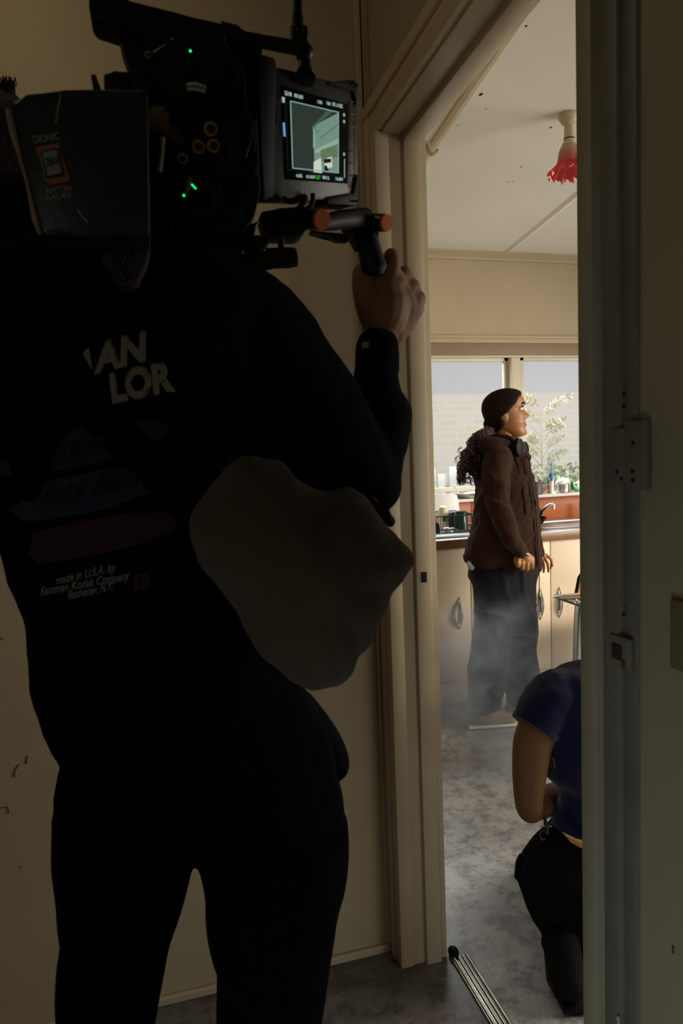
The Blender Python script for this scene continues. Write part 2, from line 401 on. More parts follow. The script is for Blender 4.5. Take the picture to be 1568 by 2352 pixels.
# kitchen window wall (opening X .95..3.1, Z 1.065..1.93)
WX0, WX1, WZ0, WZ1 = .98, 3.3, 1.055, 1.93
b = bmesh.new(); box(b, KX, WX0, WYK, WYK+.12, 0, CZ); box(b, WX1, 3.9, WYK, WYK+.12, 0, CZ); box(b, WX0, WX1, WYK, WYK+.12, 0, WZ0); box(b, WX0, WX1, WYK, WYK+.12, WZ1, CZ)
struct('wall_window', b, 'kwall')
b = bmesh.new(); SY0, SY1, SZ0, SZ1 = 1.2, 2.8, .9, 2.2  # window opening added in this unseen wall to go with the side fill
box(b, 3.8, 3.9, -2.6, SY0, 0, CZ); box(b, 3.8, 3.9, SY1, WYK, 0, CZ); box(b, 3.8, 3.9, SY0, SY1, 0, SZ0); box(b, 3.8, 3.9, SY0, SY1, SZ1, CZ)
struct('wall_right', b, 'kwall')

# cornice and ceiling battens
b = bmesh.new()
prof = [(0, 0), (0, -.045), (-.012, -.045), (-.016, -.03), (-.05, -.008), (-.05, 0)]
va = [b.verts.new((KX, WYK+p[0], CZ+p[1])) for p in prof]; vb = [b.verts.new((3.8, WYK+p[0], CZ+p[1])) for p in prof]
b.faces.new(va); b.faces.new(vb[::-1])
for k in range(6): b.faces.new((va[k], va[(k+1) % 6], vb[(k+1) % 6], vb[k]))
struct('trim_1', b, 'kwall')
p1 = atZ(1166, 580, CZ); p2 = atZ(1326, 448, CZ); dx = (p2-p1).normalized()
b = bmesh.new(); tube(b, [p1+V((0, .06, 0)), p2+dx*1.5], .024, 4, flat=.4)
struct('trim_2', b, 'kceil')
p1 = atZ(961, 382, CZ); p2 = atZ(1163, 81, CZ); dx = (p2-p1)
b = bmesh.new(); tube(b, [p1-dx*1.3, p2+dx*.6], .022, 8, flat=.5); struct('trim_3', b, 'trim')
# picture rail / window head mouldings on window wall
b = bmesh.new(); box(b, KX, 3.8, WYK-.022, WYK, 1.985, 2.03, .006); box(b, KX, 3.8, WYK-.034, WYK-.018, 2.012, 2.03, .004)
struct('trim_4', b, 'kwall', smooth=True)
b = bmesh.new(); box(b, WX0-.05, WX1+.05, WYK-.016, WYK+.0, 1.905, 1.985, .003)
struct('trim_5', b, 'railshade', smooth=True)
struct('trim_7', nbox(WX0-.05, WX1+.05, WYK-.024, WYK, 1.900, 1.910, bev=.003), 'winpaint', smooth=True)
struct('trim_8', nbox(HX-.0215, HX-.0195, EY-.0122, EY-.009, .03, 2.78), 'gap')
# skirting in hallway
b = bmesh.new(); box(b, -2.6, HX-.022, EY-.012, EY, 0, .022, .004); struct('baseboard_end', b, 'trim')
b = bmesh.new(); box(b, HX-.012, HX, -2.6, .6, 0, .11, .004); struct('baseboard_right', b, 'trim')
# corner cover strip
b = bmesh.new(); box(b, HX-.033, HX+.0, EY-.010, EY, 0.022, 2.78, .003); box(b, HX-.0135, HX-.0115, EY-.0115, EY-.009, 0.02, 2.78)
struct('trim_6', b, 'trim', smooth=True)

# doorway
door = bpy.data.objects.new('door_1', None); C.objects.link(door); door.location = (HX, 1.2, 0); door['kind'] = 'structure'; door['_w'] = [HX, 1.2, 0]
door['label'] = 'cream painted timber door frame without its door, opening into the kitchen'
b = bmesh.new(); box(b, HX+.012, KX+.004, OY1, OY1+.03, 0, OZ+.01, .002); obj('jamb', b, 'trim', door)
b = bmesh.new(); box(b, HX+.052, HX+.094, OY1-.013, OY1+.002, 0, OZ-.013, .003)
obj('door_stop', b, 'trim', door)
b = bmesh.new(); box(b, HX-.018, HX+.018, OY1-.005, EY-.001, 0, OZ+.001, .003); box(b, HX-.024, HX+.0, OY1+.03, EY-.012, 0, OZ+.045, .004)
obj('casing', b, 'trim', door)
b = bmesh.new(); box(b, HX-.018, HX+.006, OY0-.09, EY-.002, OZ+.0, OZ+.075, .004); box(b, HX-.026, HX, OY0-.09, EY-.002, OZ+.045, OZ+.075, .005)
obj('head_casing', b, 'trim', door)
b = bmesh.new(); box(b, HX, KX+.004, OY0, OY1+.03, OZ-.006, OZ+.03, .002); obj('head_jamb', b, 'trim', door)
b = bmesh.new(); box(b, HX+.052, HX+.094, OY0, OY1, OZ-.022, OZ-.004, .003); obj('head_stop', b, 'trim', door)
# near casing: stepped mouldings with old hinge rebates
obj('casing_edge', nbox(HX-.014, HX+.02, OY0-.030, OY0+.002, 0, OZ, bev=.004), 'trimmid', door)
b = bmesh.new(); box(b, HX+.002, HX+.01, OY0-.05, OY0-.022, 0, OZ, .002); box(b, HX-.014, HX+.01, OY0-.080, OY0-.046, 0, OZ+.0, .006); box(b, HX-.006, HX+.01, OY0-.104, OY0-.078, 0, OZ+.0, .003)
obj('casing', b, 'trimdark', door, label='grubby darker near casing')
b = bmesh.new(); tube(b, [V((HX-.0145, OY0-.079+.0012*sin(k*1.9), k*.06)) for k in range(11)], .0022, 6); obj('lit_edge', b, 'edgelight', door)  # pale bead paints the light caught along the lower casing edge

b = nbox(HX, KX+.004, OY0-.03, OY0-.0005, 0, OZ); obj('jamb', b, 'trim', door)
def casing_patch(px0, px1, py0, py1, X, th, name, m, bev=.002):
    a, c = atX(px0, py0, X), atX(px1, py1, X)
    y0, y1 = sorted((a.y, c.y)); z0, z1 = sorted((a.z, c.z)); return obj(name, nbox(X, X+th, y0, y1, z0, z1, bev=bev), m, door)
casing_patch(1432, 1478, 968, 1128, HX-.016, .010, 'hinge_packer', 'trimdark')
casing_patch(1398, 1432, 985, 1110, HX-.017, .008, 'hinge_leaf', 'trimdark')
casing_patch(1395, 1442, 1452, 1545, HX-.018, .010, 'latch_plate', 'trimdark', .004)
casing_patch(1402, 1424, 1475, 1520, HX-.0205, .006, 'latch_keeper', 'soot', .002)
casing_patch(1426, 1431, 1518, 1540, HX-.022, .004, 'brass_latch', 'brass', .001)
b = bmesh.new()
for px, py in ((1432, 905), (1432, 933), (1453, 1018), (1451, 1083), (1452, 1103), (1416, 1084), (1427, 1100), (1432, 1412)):
    p = atX(px, py, HX-.0172); sph(b, p, .0026, sx=.6)
obj('screw', b, 'gap', door)
# strike plate on the far jamb
a = at(967, 1314, OY1-.0135); c = at(980, 1337, OY1-.0135)
obj('strike_plate', nbox(a.x, c.x, OY1-.0155, OY1-.013, c.z, a.z, bev=.0006), 'gap', door)

# wall scuffs
def scuff(pts, w, f):
    b = bmesh.new(); q = [f(*p) for p in pts]
    tube(b, q, w, 5); return b
EW = lambda x, y: at(x, y, EY-.0006)
for pts in ([(60, 1755), (63, 1735)], [(33, 1785), (34, 1770), (44, 1756)], [(0, 1856), (18, 1853), (20, 1868)], [(47, 1990), (49, 1994)], [(4, 1465), (6, 1470)]):
    tag(obj('wall_scratch', scuff(pts, .0011, EW), 'soot'), 'thin dark scratch on the plaster left of the operator', 'scratch', 'scratches on the hallway wall')
RW = lambda x, y: atX(x, y, HX-.0006)
for pts in ([(1447, 2250), (1461, 2243)], [(1545, 2172), (1546, 2190)], [(1448, 2152), (1449, 2155)]):
    tag(obj('wall_chip', scuff(pts, .0012, RW), 'soot'), 'small dark chip in the paint right of the door casing', 'chip', 'chips on the right wall')
a = atX(1553, 1372, HX); c = atX(1640, 1566, HX)
tag(obj('wall_panel', nbox(HX-.010, HX, c.y, a.y, c.z, a.z, bev=.003), 'panelbrown'), 'dark wall plate on the right wall at the photo edge', 'wall plate')

# threshold strip
th = empty('threshold_strip', (.66, 1.2, 0), 'ribbed aluminium threshold strip on the floor of the doorway', 'threshold strip')
b = bmesh.new(); box(b, .684, .735, OY0, OY1-.01, 0, .006, .002)
obj('base_strip', b, 'alum', th)
for k in range(4):
    obj('rib', nbox(.688+k*.0122, .694+k*.0122, OY0, OY1-.012, .005, .0105, bev=.0015), 'alum', th)
q = atZ(1021, 2166, .01)
b = bmesh.new(); sph(b, (KX+.022, 1.60, .010), .014, 1, 1.3, .9); tag(obj('door_stopper', b, 'black'), 'small black rubber door stop beside the foot of the left jamb', 'door stop')
# curtain hook
hk = empty('curtain_hook', (KX, 1.6, 2.05), 'cream metal curtain rod hook at the top of the left door jamb', 'hook')
hp = lambda x, y: at(x, y, 1.66)
obj('bracket', ntube(spline([hp(950, 327), hp(966, 328), hp(975, 334), hp(973, 344), hp(962, 347)], 5), .0035, 8), 'trim', hk)
obj('hook_arm', ntube(spline([hp(962, 328), hp(980, 329), hp(984, 342), hp(990, 353), hp(999, 352), hp(1005, 345)], 5), .0052, 8), 'trim', hk)

# ceiling marks
for (x, y, r) in ((1104, 217, .006), (1116, 250, .0025), (1052, 288, .0022), (1196, 383, .003), (1167, 418, .003), (1178, 417, .003), (1208, 60, .003), (1265, 293, .004)):
    p = atZ(x, y, CZ-.0005); b = bmesh.new(); sph(b, p, r, 1, 1.6, .25)
    tag(obj('ceiling_hole', b, 'soot'), 'small dark pinhole mark in the painted kitchen ceiling', 'mark', 'marks on the kitchen ceiling')

# ================================================================== WINDOW
win = bpy.data.objects.new('window_1', None); C.objects.link(win); win.location = (2, WYK, 1.05); win['kind'] = 'structure'; win['_w'] = [2, WYK, 1.05]
win['label'] = 'timber framed two-sash kitchen window above the sink'
b = bmesh.new(); box(b, WX0, WX1, WYK+.0, WYK+.10, WZ1-.024, WZ1); box(b, WX0, WX1, WYK+.0, WYK+.12, WZ0, WZ0+.02); box(b, WX0, WX0+.03, WYK, WYK+.12, WZ0, WZ1); box(b, WX1-.03, WX1, WYK, WYK+.12, WZ0, WZ1)
obj('frame', b, 'winpaint', win, False)
def sash(x0, x1, z0, z1, y, name):
    b = bmesh.new(); w = .028
    box(b, x0, x0+w, y, y+.03, z0, z1, .003); box(b, x1-w, x1, y, y+.03, z0, z1, .003); box(b, x0, x1, y, y+.03, z1-w, z1, .003); box(b, x0, x1, y, y+.03, z0, z0+w, .003)
    s = obj(name, b, 'winpaint', win)
    obj('pane', nbox(x0+w-.004, x1-w+.004, y+.012, y+.016, z0+w-.004, z1-w+.004), 'pane', s, False)
zt = WZ1-.018
sash(WX0+.03, 2.165, WZ0+.035, zt, WYK+.05, 'sash'); sash(2.235, 3.27, WZ0+.02, zt, WYK+.03, 'sash')
b = bmesh.new(); box(b, 2.163, 2.205, WYK+.01, WYK+.09, WZ0, WZ1, .003); box(b, 2.205, 2.24, WYK+.03, WYK+.1, WZ0, WZ1, .003)
obj('mullion', b, 'winpaint', win)
b = bmesh.new(); box(b, 2.14, 3.3, WYK-.12, WYK+.02, 1.035, 1.055, .003)
obj('window_sill', b, 'sill', win)
b = bmesh.new(); box(b, 1.0, 2.141, WYK-.11, WYK+.02, 1.035, 1.053, .003)
obj('window_ledge', b, 'sill', win)
SILLZ = 1.055

# splashback
sp = empty('splashback', (2, WYK, .88), 'orange painted splashback board behind the kitchen sink', 'splashback')
for x0, x1 in ((.98, 1.86), (1.863, 2.318), (2.321, 3.4)):
    obj('panel', nbox(x0, x1, WYK-.012, WYK, .885, 1.036, bev=.001), 'orange', sp)

# ================================================================== OUTSIDE
tag(obj('brick_wall', nbox(-.5, 11, 8, 8.15, -.4, at(1050, 905, 8).z), 'brick', None, False), 'sunlit pale orange brick wall of the neighbouring house outside the window', 'brick wall')
tag(obj('garden_path', nbox(-.5, 11, WYK+.13, 8, -.4, -.3), 'path', None, False), 'pale ground between the kitchen window and the brick wall', 'ground', kind='structure')
fe = empty('garden_fence', (1.9, 5.1, -.2), 'grey paling fence outside behind the left window sash', 'fence')
for k in range(11):
    x = 1.6+k*.095+random.uniform(-.01, .01)
    obj('paling', nbox(x, x+.07, 5.25, 5.27, -.2, 1.18+random.uniform(-.05, .03), bev=.003), 'fence', fe)
obj('rail', nbox(1.55, 2.7, 5.27, 5.31, .85, .92), 'fence', fe)
def frond(b, base, tip, n=16, L=.16, droop=.12):
    base, tip = V(base), V(tip); d = tip-base; side = d.cross(V((0, 1, 0))).normalized()
    def cen(t): return base + d*t + V((0, 0, -droop*t*t))
    tube(b, [cen(t/8) for t in range(9)], [.004*(1-t/9)+.001 for t in range(9)], 5)
    for k in range(n):
        t = .15+.85*k/n; c = cen(t); l = L*sin(pi*(.15+.8*t))
        for s in (-1, 1):
            e = c + side*s*l*.8 + d.normalized()*l*.5 + V((0, random.uniform(-.02, .02), -l*.3))
            w = d.normalized()*.008
            m = (c+e)/2
            vs_ = [b.verts.new(p) for p in (c, m+w, e, m-w)]; b.faces.new(vs_)
            vs2 = [b.verts.new(p+V((0, .0015, 0))) for p in (c, m-w, e, m+w)]; b.faces.new(vs2)
def leafy(name, x, y, h, label, cat, nl, lsz, mt, kind=0):
    e = empty(name, (x, y, -.2), label, cat)
    b = bmesh.new(); tube(b, spline([(x, y, -.2), (x+.02, y, h*.5), (x-.01, y, h)], 6), [.014]*6+[.009]*6+[.004]) if False else tube(b, [(x, y, -.2), (x+.015, y, h*.5), (x-.01, y, h)], [.014, .01, .005], 8)
    if kind == 0:
        for k in range(12):
            z = h*.55+k*h*.036; a = (-1)**k
            tube(b, [(x, y, z), (x+a*.10, y+.02, z+.12)], [.005, .002], 5)
    obj('stem', b, 'bark', e)
    b = bmesh.new()
    if kind == 0:
        for k in range(nl):
            z = h*.45+k/nl*h*.62; a = random.choice((-1, 1)); L = random.uniform(.7, 1.2)*lsz
            frond(b, (x+a*.02, y, z), (x+a*L*.9, y+random.uniform(-.1, .1), z+L*.55), 10, .05, .05)
    else:
        for k in range(nl):
            a = random.uniform(0, 2*pi); L = lsz*random.uniform(.6, 1.1)
            frond(b, (x, y, h), (x+cos(a)*L, y+sin(a)*L*.5, h+L*random.uniform(.2, .8)), 18, .12, .22)
    obj('leaves', b, mt, e, False)
leafy('young_tree', 2.98, 4.85, 1.62, 'slender tree with feathery leaves outside the right window sash', 'tree', 30, .26, 'foliage')
leafy('garden_palm', 2.95, 4.9, 1.0, 'small palm with arching fronds outside behind the toothbrush', 'palm', 14, .5, 'foliage', 1)
leafy('leafy_shrub', 2.62, 5.6, .95, 'leafy sapling outside beside the window mullion', 'shrub', 16, .2, 'foliage')
for (x, lab) in ((3.05, 'green bush outside behind the steel bowl'), (1.95, 'low green bush outside beside the paling fence')):
    b = bmesh.new()
    for k in range(420):
        a = V((random.gauss(0, .22), random.gauss(0, .1), random.gauss(0, .13))); c = V((x, 4.65 if x > 2.5 else 5.0, .98 if x > 2.5 else .78))+a
        u = V((random.uniform(-1, 1), random.uniform(-1, 1), random.uniform(-1, 1))).normalized()*.03; w = u.cross(V((.3, 1, .2))).normalized()*.012
        vs_ = [b.verts.new(c+p) for p in (-u, w, u, -w)]; b.faces.new(vs_)
    tag(obj('garden_bush', b, 'foliage2', None, False), lab, 'bush')

# ================================================================== KITCHEN BENCH
CF_ = 3.27
cab_x = [(.70, 1.577), (1.58, 2.055), (2.058, 2.62)]
labs = ['cream base cabinet left of the woman, under the dish rack', 'cream base cabinet behind the woman, its handle right of her leg', 'cream base cabinet under the sink behind the glass table']
hx = [1.512, 1.99, 2.107]
for i, ((x0, x1), lb) in enumerate(zip(cab_x, labs)):
    e = empty('base_cabinet', ((x0+x1)/2, CF_+.3, 0), lb, 'cabinet')
    obj('carcass', nbox(x0+.001, x1-.001, CF_+.02, WYK-.02, .10, .84), 'cabshadow', e, False)
    d = obj('cabinet_door', nbox(x0+.001, x1-.0015, CF_, CF_+.019, .125, .836, bev=.0015), 'cab', e)
    obj('kickboard', nbox(x0+.001, x1-.001, CF_+.010, CF_+.03, 0, .1195), 'cab', e, False)
    X = hx[i]
    b = bmesh.new(); 
    tube(b, [(X, CF_-.002-.024*sin(pi*t/10), .405+.17*t/10) for t in range(11)], [.003+.0085*sin(pi*t/10) for t in range(11)], 10, flat=.6)
    box(b, X-.011, X+.011, CF_-.003, CF_, .43, .55, .001)
    obj('handle', b, 'chrome', d)
    b = bmesh.new(); box(b, X-.006, X+.006, CF_-.004, CF_-.0015, .445, .535); obj('handle_backing', b, 'soot', d)
tag(obj('plinth', nbox(.70, 2.64, CF_-.002, CF_+.0095, 0, .028, bev=.003), 'cab'), 'pale timber quadrant strip along the foot of the cabinets', 'skirting')
bt = empty('benchtop', (1.7, 3.5, .84), 'long kitchen benchtop with brown front edge and steel sink top', 'worktop')
obj('slab', nbox(.70, 3.5, CF_-.012, WYK-.012, .842, .878), 'bench', bt, False)
obj('front_edge', nbox(.70, 3.5, CF_-.026, CF_-.012, .838, .886, bev=.005), 'edge', bt)
b = bmesh.new()
SX0, SX1, SY0_, SY1_ = 2.06, 2.72, 3.36, 3.74
box(b, 1.0, SX0, CF_-.018, WYK-.014, .878, .887, .002); box(b, SX1, 3.5, CF_-.018, WYK-.014, .878, .887, .002)
box(b, SX0, SX1, CF_-.018, SY0_, .878, .887, .002); box(b, SX0, SX1, SY1_, WYK-.014, .878, .887, .002)
for k in range(9): box(b, 1.45+k*.05, 1.457+k*.05, 3.4, 3.72, .886, .889)
obj('steel_sheet', b, 'steel', bt)
b = bmesh.new()
pts = []
for k in range(24):
    t = 2*pi*k/24; ct, st = cos(t), sin(t)
    pts.append((math.copysign(abs(ct)**.5, ct), math.copysign(abs(st)**.5, st)))
cx, cy, wx, wy = (SX0+SX1)/2, (SY0_+SY1_)/2, (SX1-SX0)/2, (SY1_-SY0_)/2
rs = [[b.verts.new((cx+p[0]*wx*s, cy+p[1]*wy*s, z)) for p in pts] for s, z in ((1.04, .889), (1.0, .891), (.96, .880), (.9, .75), (.8, .735))]
for a_, b_ in zip(rs, rs[1:]):
    for k in range(24): b.faces.new((a_[k], a_[(k+1) % 24], b_[(k+1) % 24], b_[k]))
b.faces.new(rs[-1])
obj('sink_bowl', b, 'steel', bt)

BZ = .889
# faucet
fa = empty('faucet', (2.02, 3.7, BZ), 'curved chrome swivel tap above the kitchen sink', 'tap')
obj('tap_base', nlathe([(.026, 0), (.024, .02), (.014, .04), (.012, .07), (0, .072)], (2.0, 3.72, BZ)), 'chrome', fa)
F_ = lambda x, y: at(x, y, 3.6)
q = spline([V((2.0, 3.72, BZ+.06)), at(1232, 1183, 3.68), at(1245, 1172, 3.64), at(1258, 1162, 3.61), F_(1270, 1159)], 6)
obj('spout', ntube(q, .011, 12), 'steel', fa)
obj('aerator', ntube([F_(1270.5, 1157.5), F_(1271, 1169)], .0105, 12), 'chrome', fa)
e = empty('spray_bottle_nozzle', tuple(at(1331, 1190, 3.62)), 'brass and chrome wall tap fitting at the right end of the sink', 'tap fitting') 
obj('spindle', ntube([at(1334, 1160, 3.76), at(1334, 1201, 3.76)], .009, 10), 'brass', e); obj('cap', nlathe([(0, 0), (.014, .003), (.014, .012), (0, .016)], at(1334, 1160, 3.76)), 'chrome', e)

# frying pan behind the sink
fp = empty('frying_pan', tuple(at(1232, 1203, 3.7)), 'black frying pan with a looped handle lying behind the sink tap', 'pan')
pc = at(1205, 1210, 3.66); pc.z = BZ
obj('pan_body', nlathe([(0, .002), (.10, .002), (.125, .035), (.129, .036), (.104, -.0), (0, -.0)], (pc.x, pc.y, BZ+.001)), 'black', fp)
hq = [at(x, y, 3.63) for x, y in ((1228, 1199), (1237, 1207), (1252, 1210), (1266, 1207), (1280, 1205), (1287, 1208))]
obj('pan_handle', ntube(spline(hq, 5), [.010]*10+[.009]*10+[.007]*5+[.005], 10, flat=.6), 'black', fp)

# dish rack
dr = empty('dish_rack', (1.52, 3.5, BZ), 'black wire dish rack on the bench at the left window', 'dish rack')
rx0, rx1, ry0, ry1, rz0, rz1 = 1.38, 1.665, 3.40, 3.66, BZ+.012, BZ+.105
def wires(loop, r=.0022):
    b = bmesh.new(); tube(b, loop+[loop[0]], r, 6); return b
def rect(x0, x1, y0, y1, z): return [(x0, y0, z), (x1, y0, z), (x1, y1, z), (x0, y1, z)]
b = bmesh.new()
for L_ in (rect(rx0-.02, rx1+.01, ry0-.01, ry1+.01, rz1), rect(rx0, rx1, ry0, ry1, rz0)):
    for k in range(4): tube(b, [L_[k], L_[(k+1) % 4]], .003, 6)
obj('rim', b, 'wire', dr)
for i in range(22):
    x = rx0 + (rx1-rx0)*i/21; b = bmesh.new()
    tube(b, [(x-.02+.03*i/21, ry0-.01, rz1), (x, ry0, rz0), (x, ry1, rz0), (x-.02+.03*i/21, ry1+.01, rz1)], .0013, 5); obj('wire', b, 'wire', dr)
for i in range(4):
    x, y = [(rx0+.02, ry0+.01), (rx1-.02, ry0+.01), (rx0+.02, ry1-.01), (rx1-.02, ry1-.01)][i]
    obj('foot', ntube([(x, y, BZ), (x, y, rz0)], .004, 8), 'wire', dr)
# chopping board leaning
cb = empty('chopping_board', (1.55, 3.74, BZ), 'white rounded chopping board propped up behind the dish rack', 'chopping board')
poly = [(988, 1150), (991, 1138), (998, 1134), (1040, 1134), (1049, 1137), (1053, 1150), (1058, 1205), (1055, 1214), (995, 1218), (990, 1210)]
obj('board', nprism(poly, 3.70, .009, bev=.002), 'white', cb)
# soap bottle
sb = empty('dish_soap_bottle', tuple(at(1020, 1215, 3.6)), 'pale dish soap bottle with a green label in the dish rack', 'bottle')
c = at(1019, 1212, 3.58); c.z = BZ+.014
obj('bottle_body', nlathe([(0, 0), (.027, 0), (.029, .01), (.029, .105), (.022, .125), (.01, .132), (0, .133)], c), 'cream', sb)
def ringpatch(c, r, a0, a1, z0, z1, n=10):
    b = bmesh.new(); A = [b.verts.new(c+V((r*cos(a0+(a1-a0)*k/n), r*sin(a0+(a1-a0)*k/n), z0))) for k in range(n+1)]
    B = [b.verts.new(v.co+V((0, 0, z1-z0))) for v in A]
    for k in range(n): b.faces.new((A[k], A[k+1], B[k+1], B[k]))
    bmesh.ops.solidify(b, geom=b.faces[:], thickness=.0006); return b
obj('label_print', ringpatch(c, .0297, R_(235), R_(318), .045, .07), 'labelgreen', sb)
obj('label_leaf', ringpatch(c, .0303, R_(262), R_(300), .05, .064), 'white', sb)
# dark green mug upside down + others in rack
mg = empty('mug', tuple(at(1058, 1225, 3.5)), 'dark green mug standing upside down in the dish rack', 'mug')
c = at(1059, 1222, 3.5); c.z = BZ+.015
obj('cup', nlathe([(.040, 0), (.0405, .004), (.034, .095), (.028, .103), (0, .104)], c), 'mug', mg)
obj('handle', ntube(spline([c+V((.034, -.01, .085)), c+V((.062, -.012, .075)), c+V((.064, -.012, .035)), c+V((.038, -.01, .025))], 5), .0055, 8), 'mug', mg)
mg = empty('glass_bowl', tuple(at(1040, 1190, 3.6)), 'dark teal bowl behind the upturned green mug', 'bowl')
c = at(1043, 1204, 3.6); c.z = BZ+.02; obj('bowl_body', nlathe([(.03, 0), (.036, .02), (.036, .08), (.033, .08), (.03, .02), (0, .01)], c), 'mug', mg)
# whisk/utensils, black spatula
ut = empty('slotted_spatula', tuple(at(1003, 1220, 3.45)), 'black spatula head lying in the left of the dish rack', 'spatula')
obj('blade', nprism([(998, 1210), (1003, 1200), (1008, 1204), (1010, 1213), (1010, 1222), (1010, 1228), (1005, 1229), (999, 1222)], 3.47, .006), 'black', ut)
obj('shaft', ntube([at(1008, 1226, 3.46), at(1030, 1230, 3.44)], .004, 8), 'black', ut)
for i, (xa, ya, xb, yb, lb) in enumerate(((1026, 1214, 1062, 1222, 'steel spoon lying highest in the dish rack pile'), (1025, 1222, 1060, 1229, 'steel spoon lying lowest in the dish rack pile'))):
    e = empty('spoon', tuple(at(xa, ya, 3.45)), lb, 'spoon')
    b = bmesh.new(); A = at(xa, ya, 3.46); B = at(xb, yb, 3.43); sph(b, A, .022, 1.1, .7, .35); obj('spoon_bowl', b, 'steel', e)
    obj('spoon_handle', ntube([A, (A+B)/2+V((0, 0, .012)), B], .0028, 8), 'steel', e)
e = empty('drain_tray', (1.56, 3.36, BZ), 'pale drip tray on the bench under the dish rack', 'tray')
b = bmesh.new(); box(b, 1.40, 1.66, 3.30, 3.62, BZ, BZ+.005, .002); obj('tray_base', b, 'white', e)
b = bmesh.new(); box(b, 1.40, 1.66, 3.30, 3.306, BZ+.004, BZ+.010, .001); obj('tray_lip', b, 'white', e)
# left ledge: small pan with handle
lp = empty('saucepan', tuple(at(1060, 1140, 3.75)), 'grey frying pan with raised handle on the ledge left of the woman', 'pan')
pc = at(1075, 1143, 3.79); pc.z = 1.054
obj('pan_body', nlathe([(0, 0), (.06, 0), (.10, .03), (.104, .032), (.06, .004), (0, .003)], (pc.x, 3.79, 1.0535), 24), 'steel', lp)
obj('pan_handle', ntube([V((pc.x-.05, 3.79, 1.075)), at(1051, 1131, 3.78), at(1042, 1114, 3.78)], [.008, .008, .011], 10, flat=.6), 'white', lp)
obj('pan_stripe', ntube([at(1072, 1140, 3.71), at(1090, 1137, 3.71)], .004, 6), 'black', lp) if False else None

# sill objects
def sillp(px, Y=3.76): p = at(px, 1133, Y); p.z = SILLZ; return p
e = empty('charcoal_mug', tuple(sillp(1231)), 'charcoal grey mug at the left end of the window sill', 'mug')
obj('cup', nlathe([(0, 0), (.038, 0), (.042, .005), (.042, .07), (.036, .078), (.032, .076), (.03, .02), (0, .015)], sillp(1230, 3.745)), 'greymug', e)
e = empty('flower_tumbler', tuple(sillp(1249)), 'clear tumbler printed with orange flowers on the sill', 'tumbler')
c = sillp(1249, 3.77)
obj('tumbler_glass', nlathe([(0, .001), (.031, .001), (.036, .085), (.033, .085), (.029, .008), (0, .008)], c), 'tumbler', e)
for k in range(13):
    a = R_(200+random.uniform(0, 130)); z = random.uniform(.015, .075); b = bmesh.new(); sph(b, c+V((.034*cos(a), .034*sin(a), z)), random.uniform(.004, .008), 1, .4, 1, 8); obj('flower', b, 'amber' if k % 4 else 'soot', e)
# toothbrush
e = empty('electric_toothbrush', tuple(sillp(1265)), 'white and blue electric toothbrush standing on the window sill', 'toothbrush')
c = sillp(1266, 3.745)
obj('toothbrush_handle', nlathe([(0, 0), (.014, 0), (.0135, .05), (.0155, .09), (.0145, .118), (.009, .126), (0, .128)], c), 'white', e)
obj('collar', nlathe([(.0157, .100), (.0157, .116), (.010, .128), (0, .130)], c), 'teal', e)
b = bmesh.new(); sph(b, c+V((-.004, -.0125, .095)), .0095, 1, .5, 2.1); obj('grip_button', b, 'blue', e)
obj('brush_neck', nlathe([(.0035, .125), (.0025, .18), (0, .181)], c, 10), 'teal', e)
b = bmesh.new(); sph(b, c+V((-.002, -.002, .183)), .0075, 1.2, 1, .8); obj('brush_head', b, 'teal', e)
# steel bowl with white heap
e = empty('steel_bowl', tuple(sillp(1290)), 'small stainless steel bowl on the window sill', 'bowl')
c = sillp(1291, 3.755)
obj('bowl_body', nlathe([(0, 0), (.043, 0), (.047, .01), (.049, .052), (.053, .055), (.047, .053), (.044, .01), (0, .008)], c), 'steel', e)
b = bmesh.new(); sph(b, sillp(1294, 3.80)+V((.0, 0, .055)), .045, 1.1, .7, .8); b = rough(b, .012, 40)
tag(obj('crumpled_cloth', b, 'white'), 'crumpled white cloth heaped behind the steel bowl', 'cloth')
e = empty('glass_dish', tuple(sillp(1312)), 'clear glass dish between the steel bowl and green bag', 'dish')
obj('dish_body', nlathe([(0, .001), (.03, .001), (.036, .05), (.033, .05), (.027, .006), (0, .006)], sillp(1312, 3.78)), 'tumbler', e)
c = at(1324, 1128, 3.74); b = bmesh.new()
poly = [(1315, 1107), (1318, 1112), (1323, 1115), (1327, 1119), (1332, 1121), (1330, 1127), (1322, 1126), (1317, 1122)]
b = nprism(poly, 3.74, .03, bev=.003); bmesh.ops.subdivide_edges(b, edges=b.edges[:], cuts=2); rough(b, .008, 60)
tag(obj('green_packet', b, 'glassgreen'), 'crumpled green plastic packet at the right end of the sill', 'packet')
b = bmesh.new(); sph(b, sillp(1326, 3.80)+V((.01, 0, .03)), .035, 1.1, .6, 1); b = rough(b, .015, 50)
tag(obj('plastic_bag', b, 'white'), 'crumpled white plastic bag behind the green packet', 'bag')

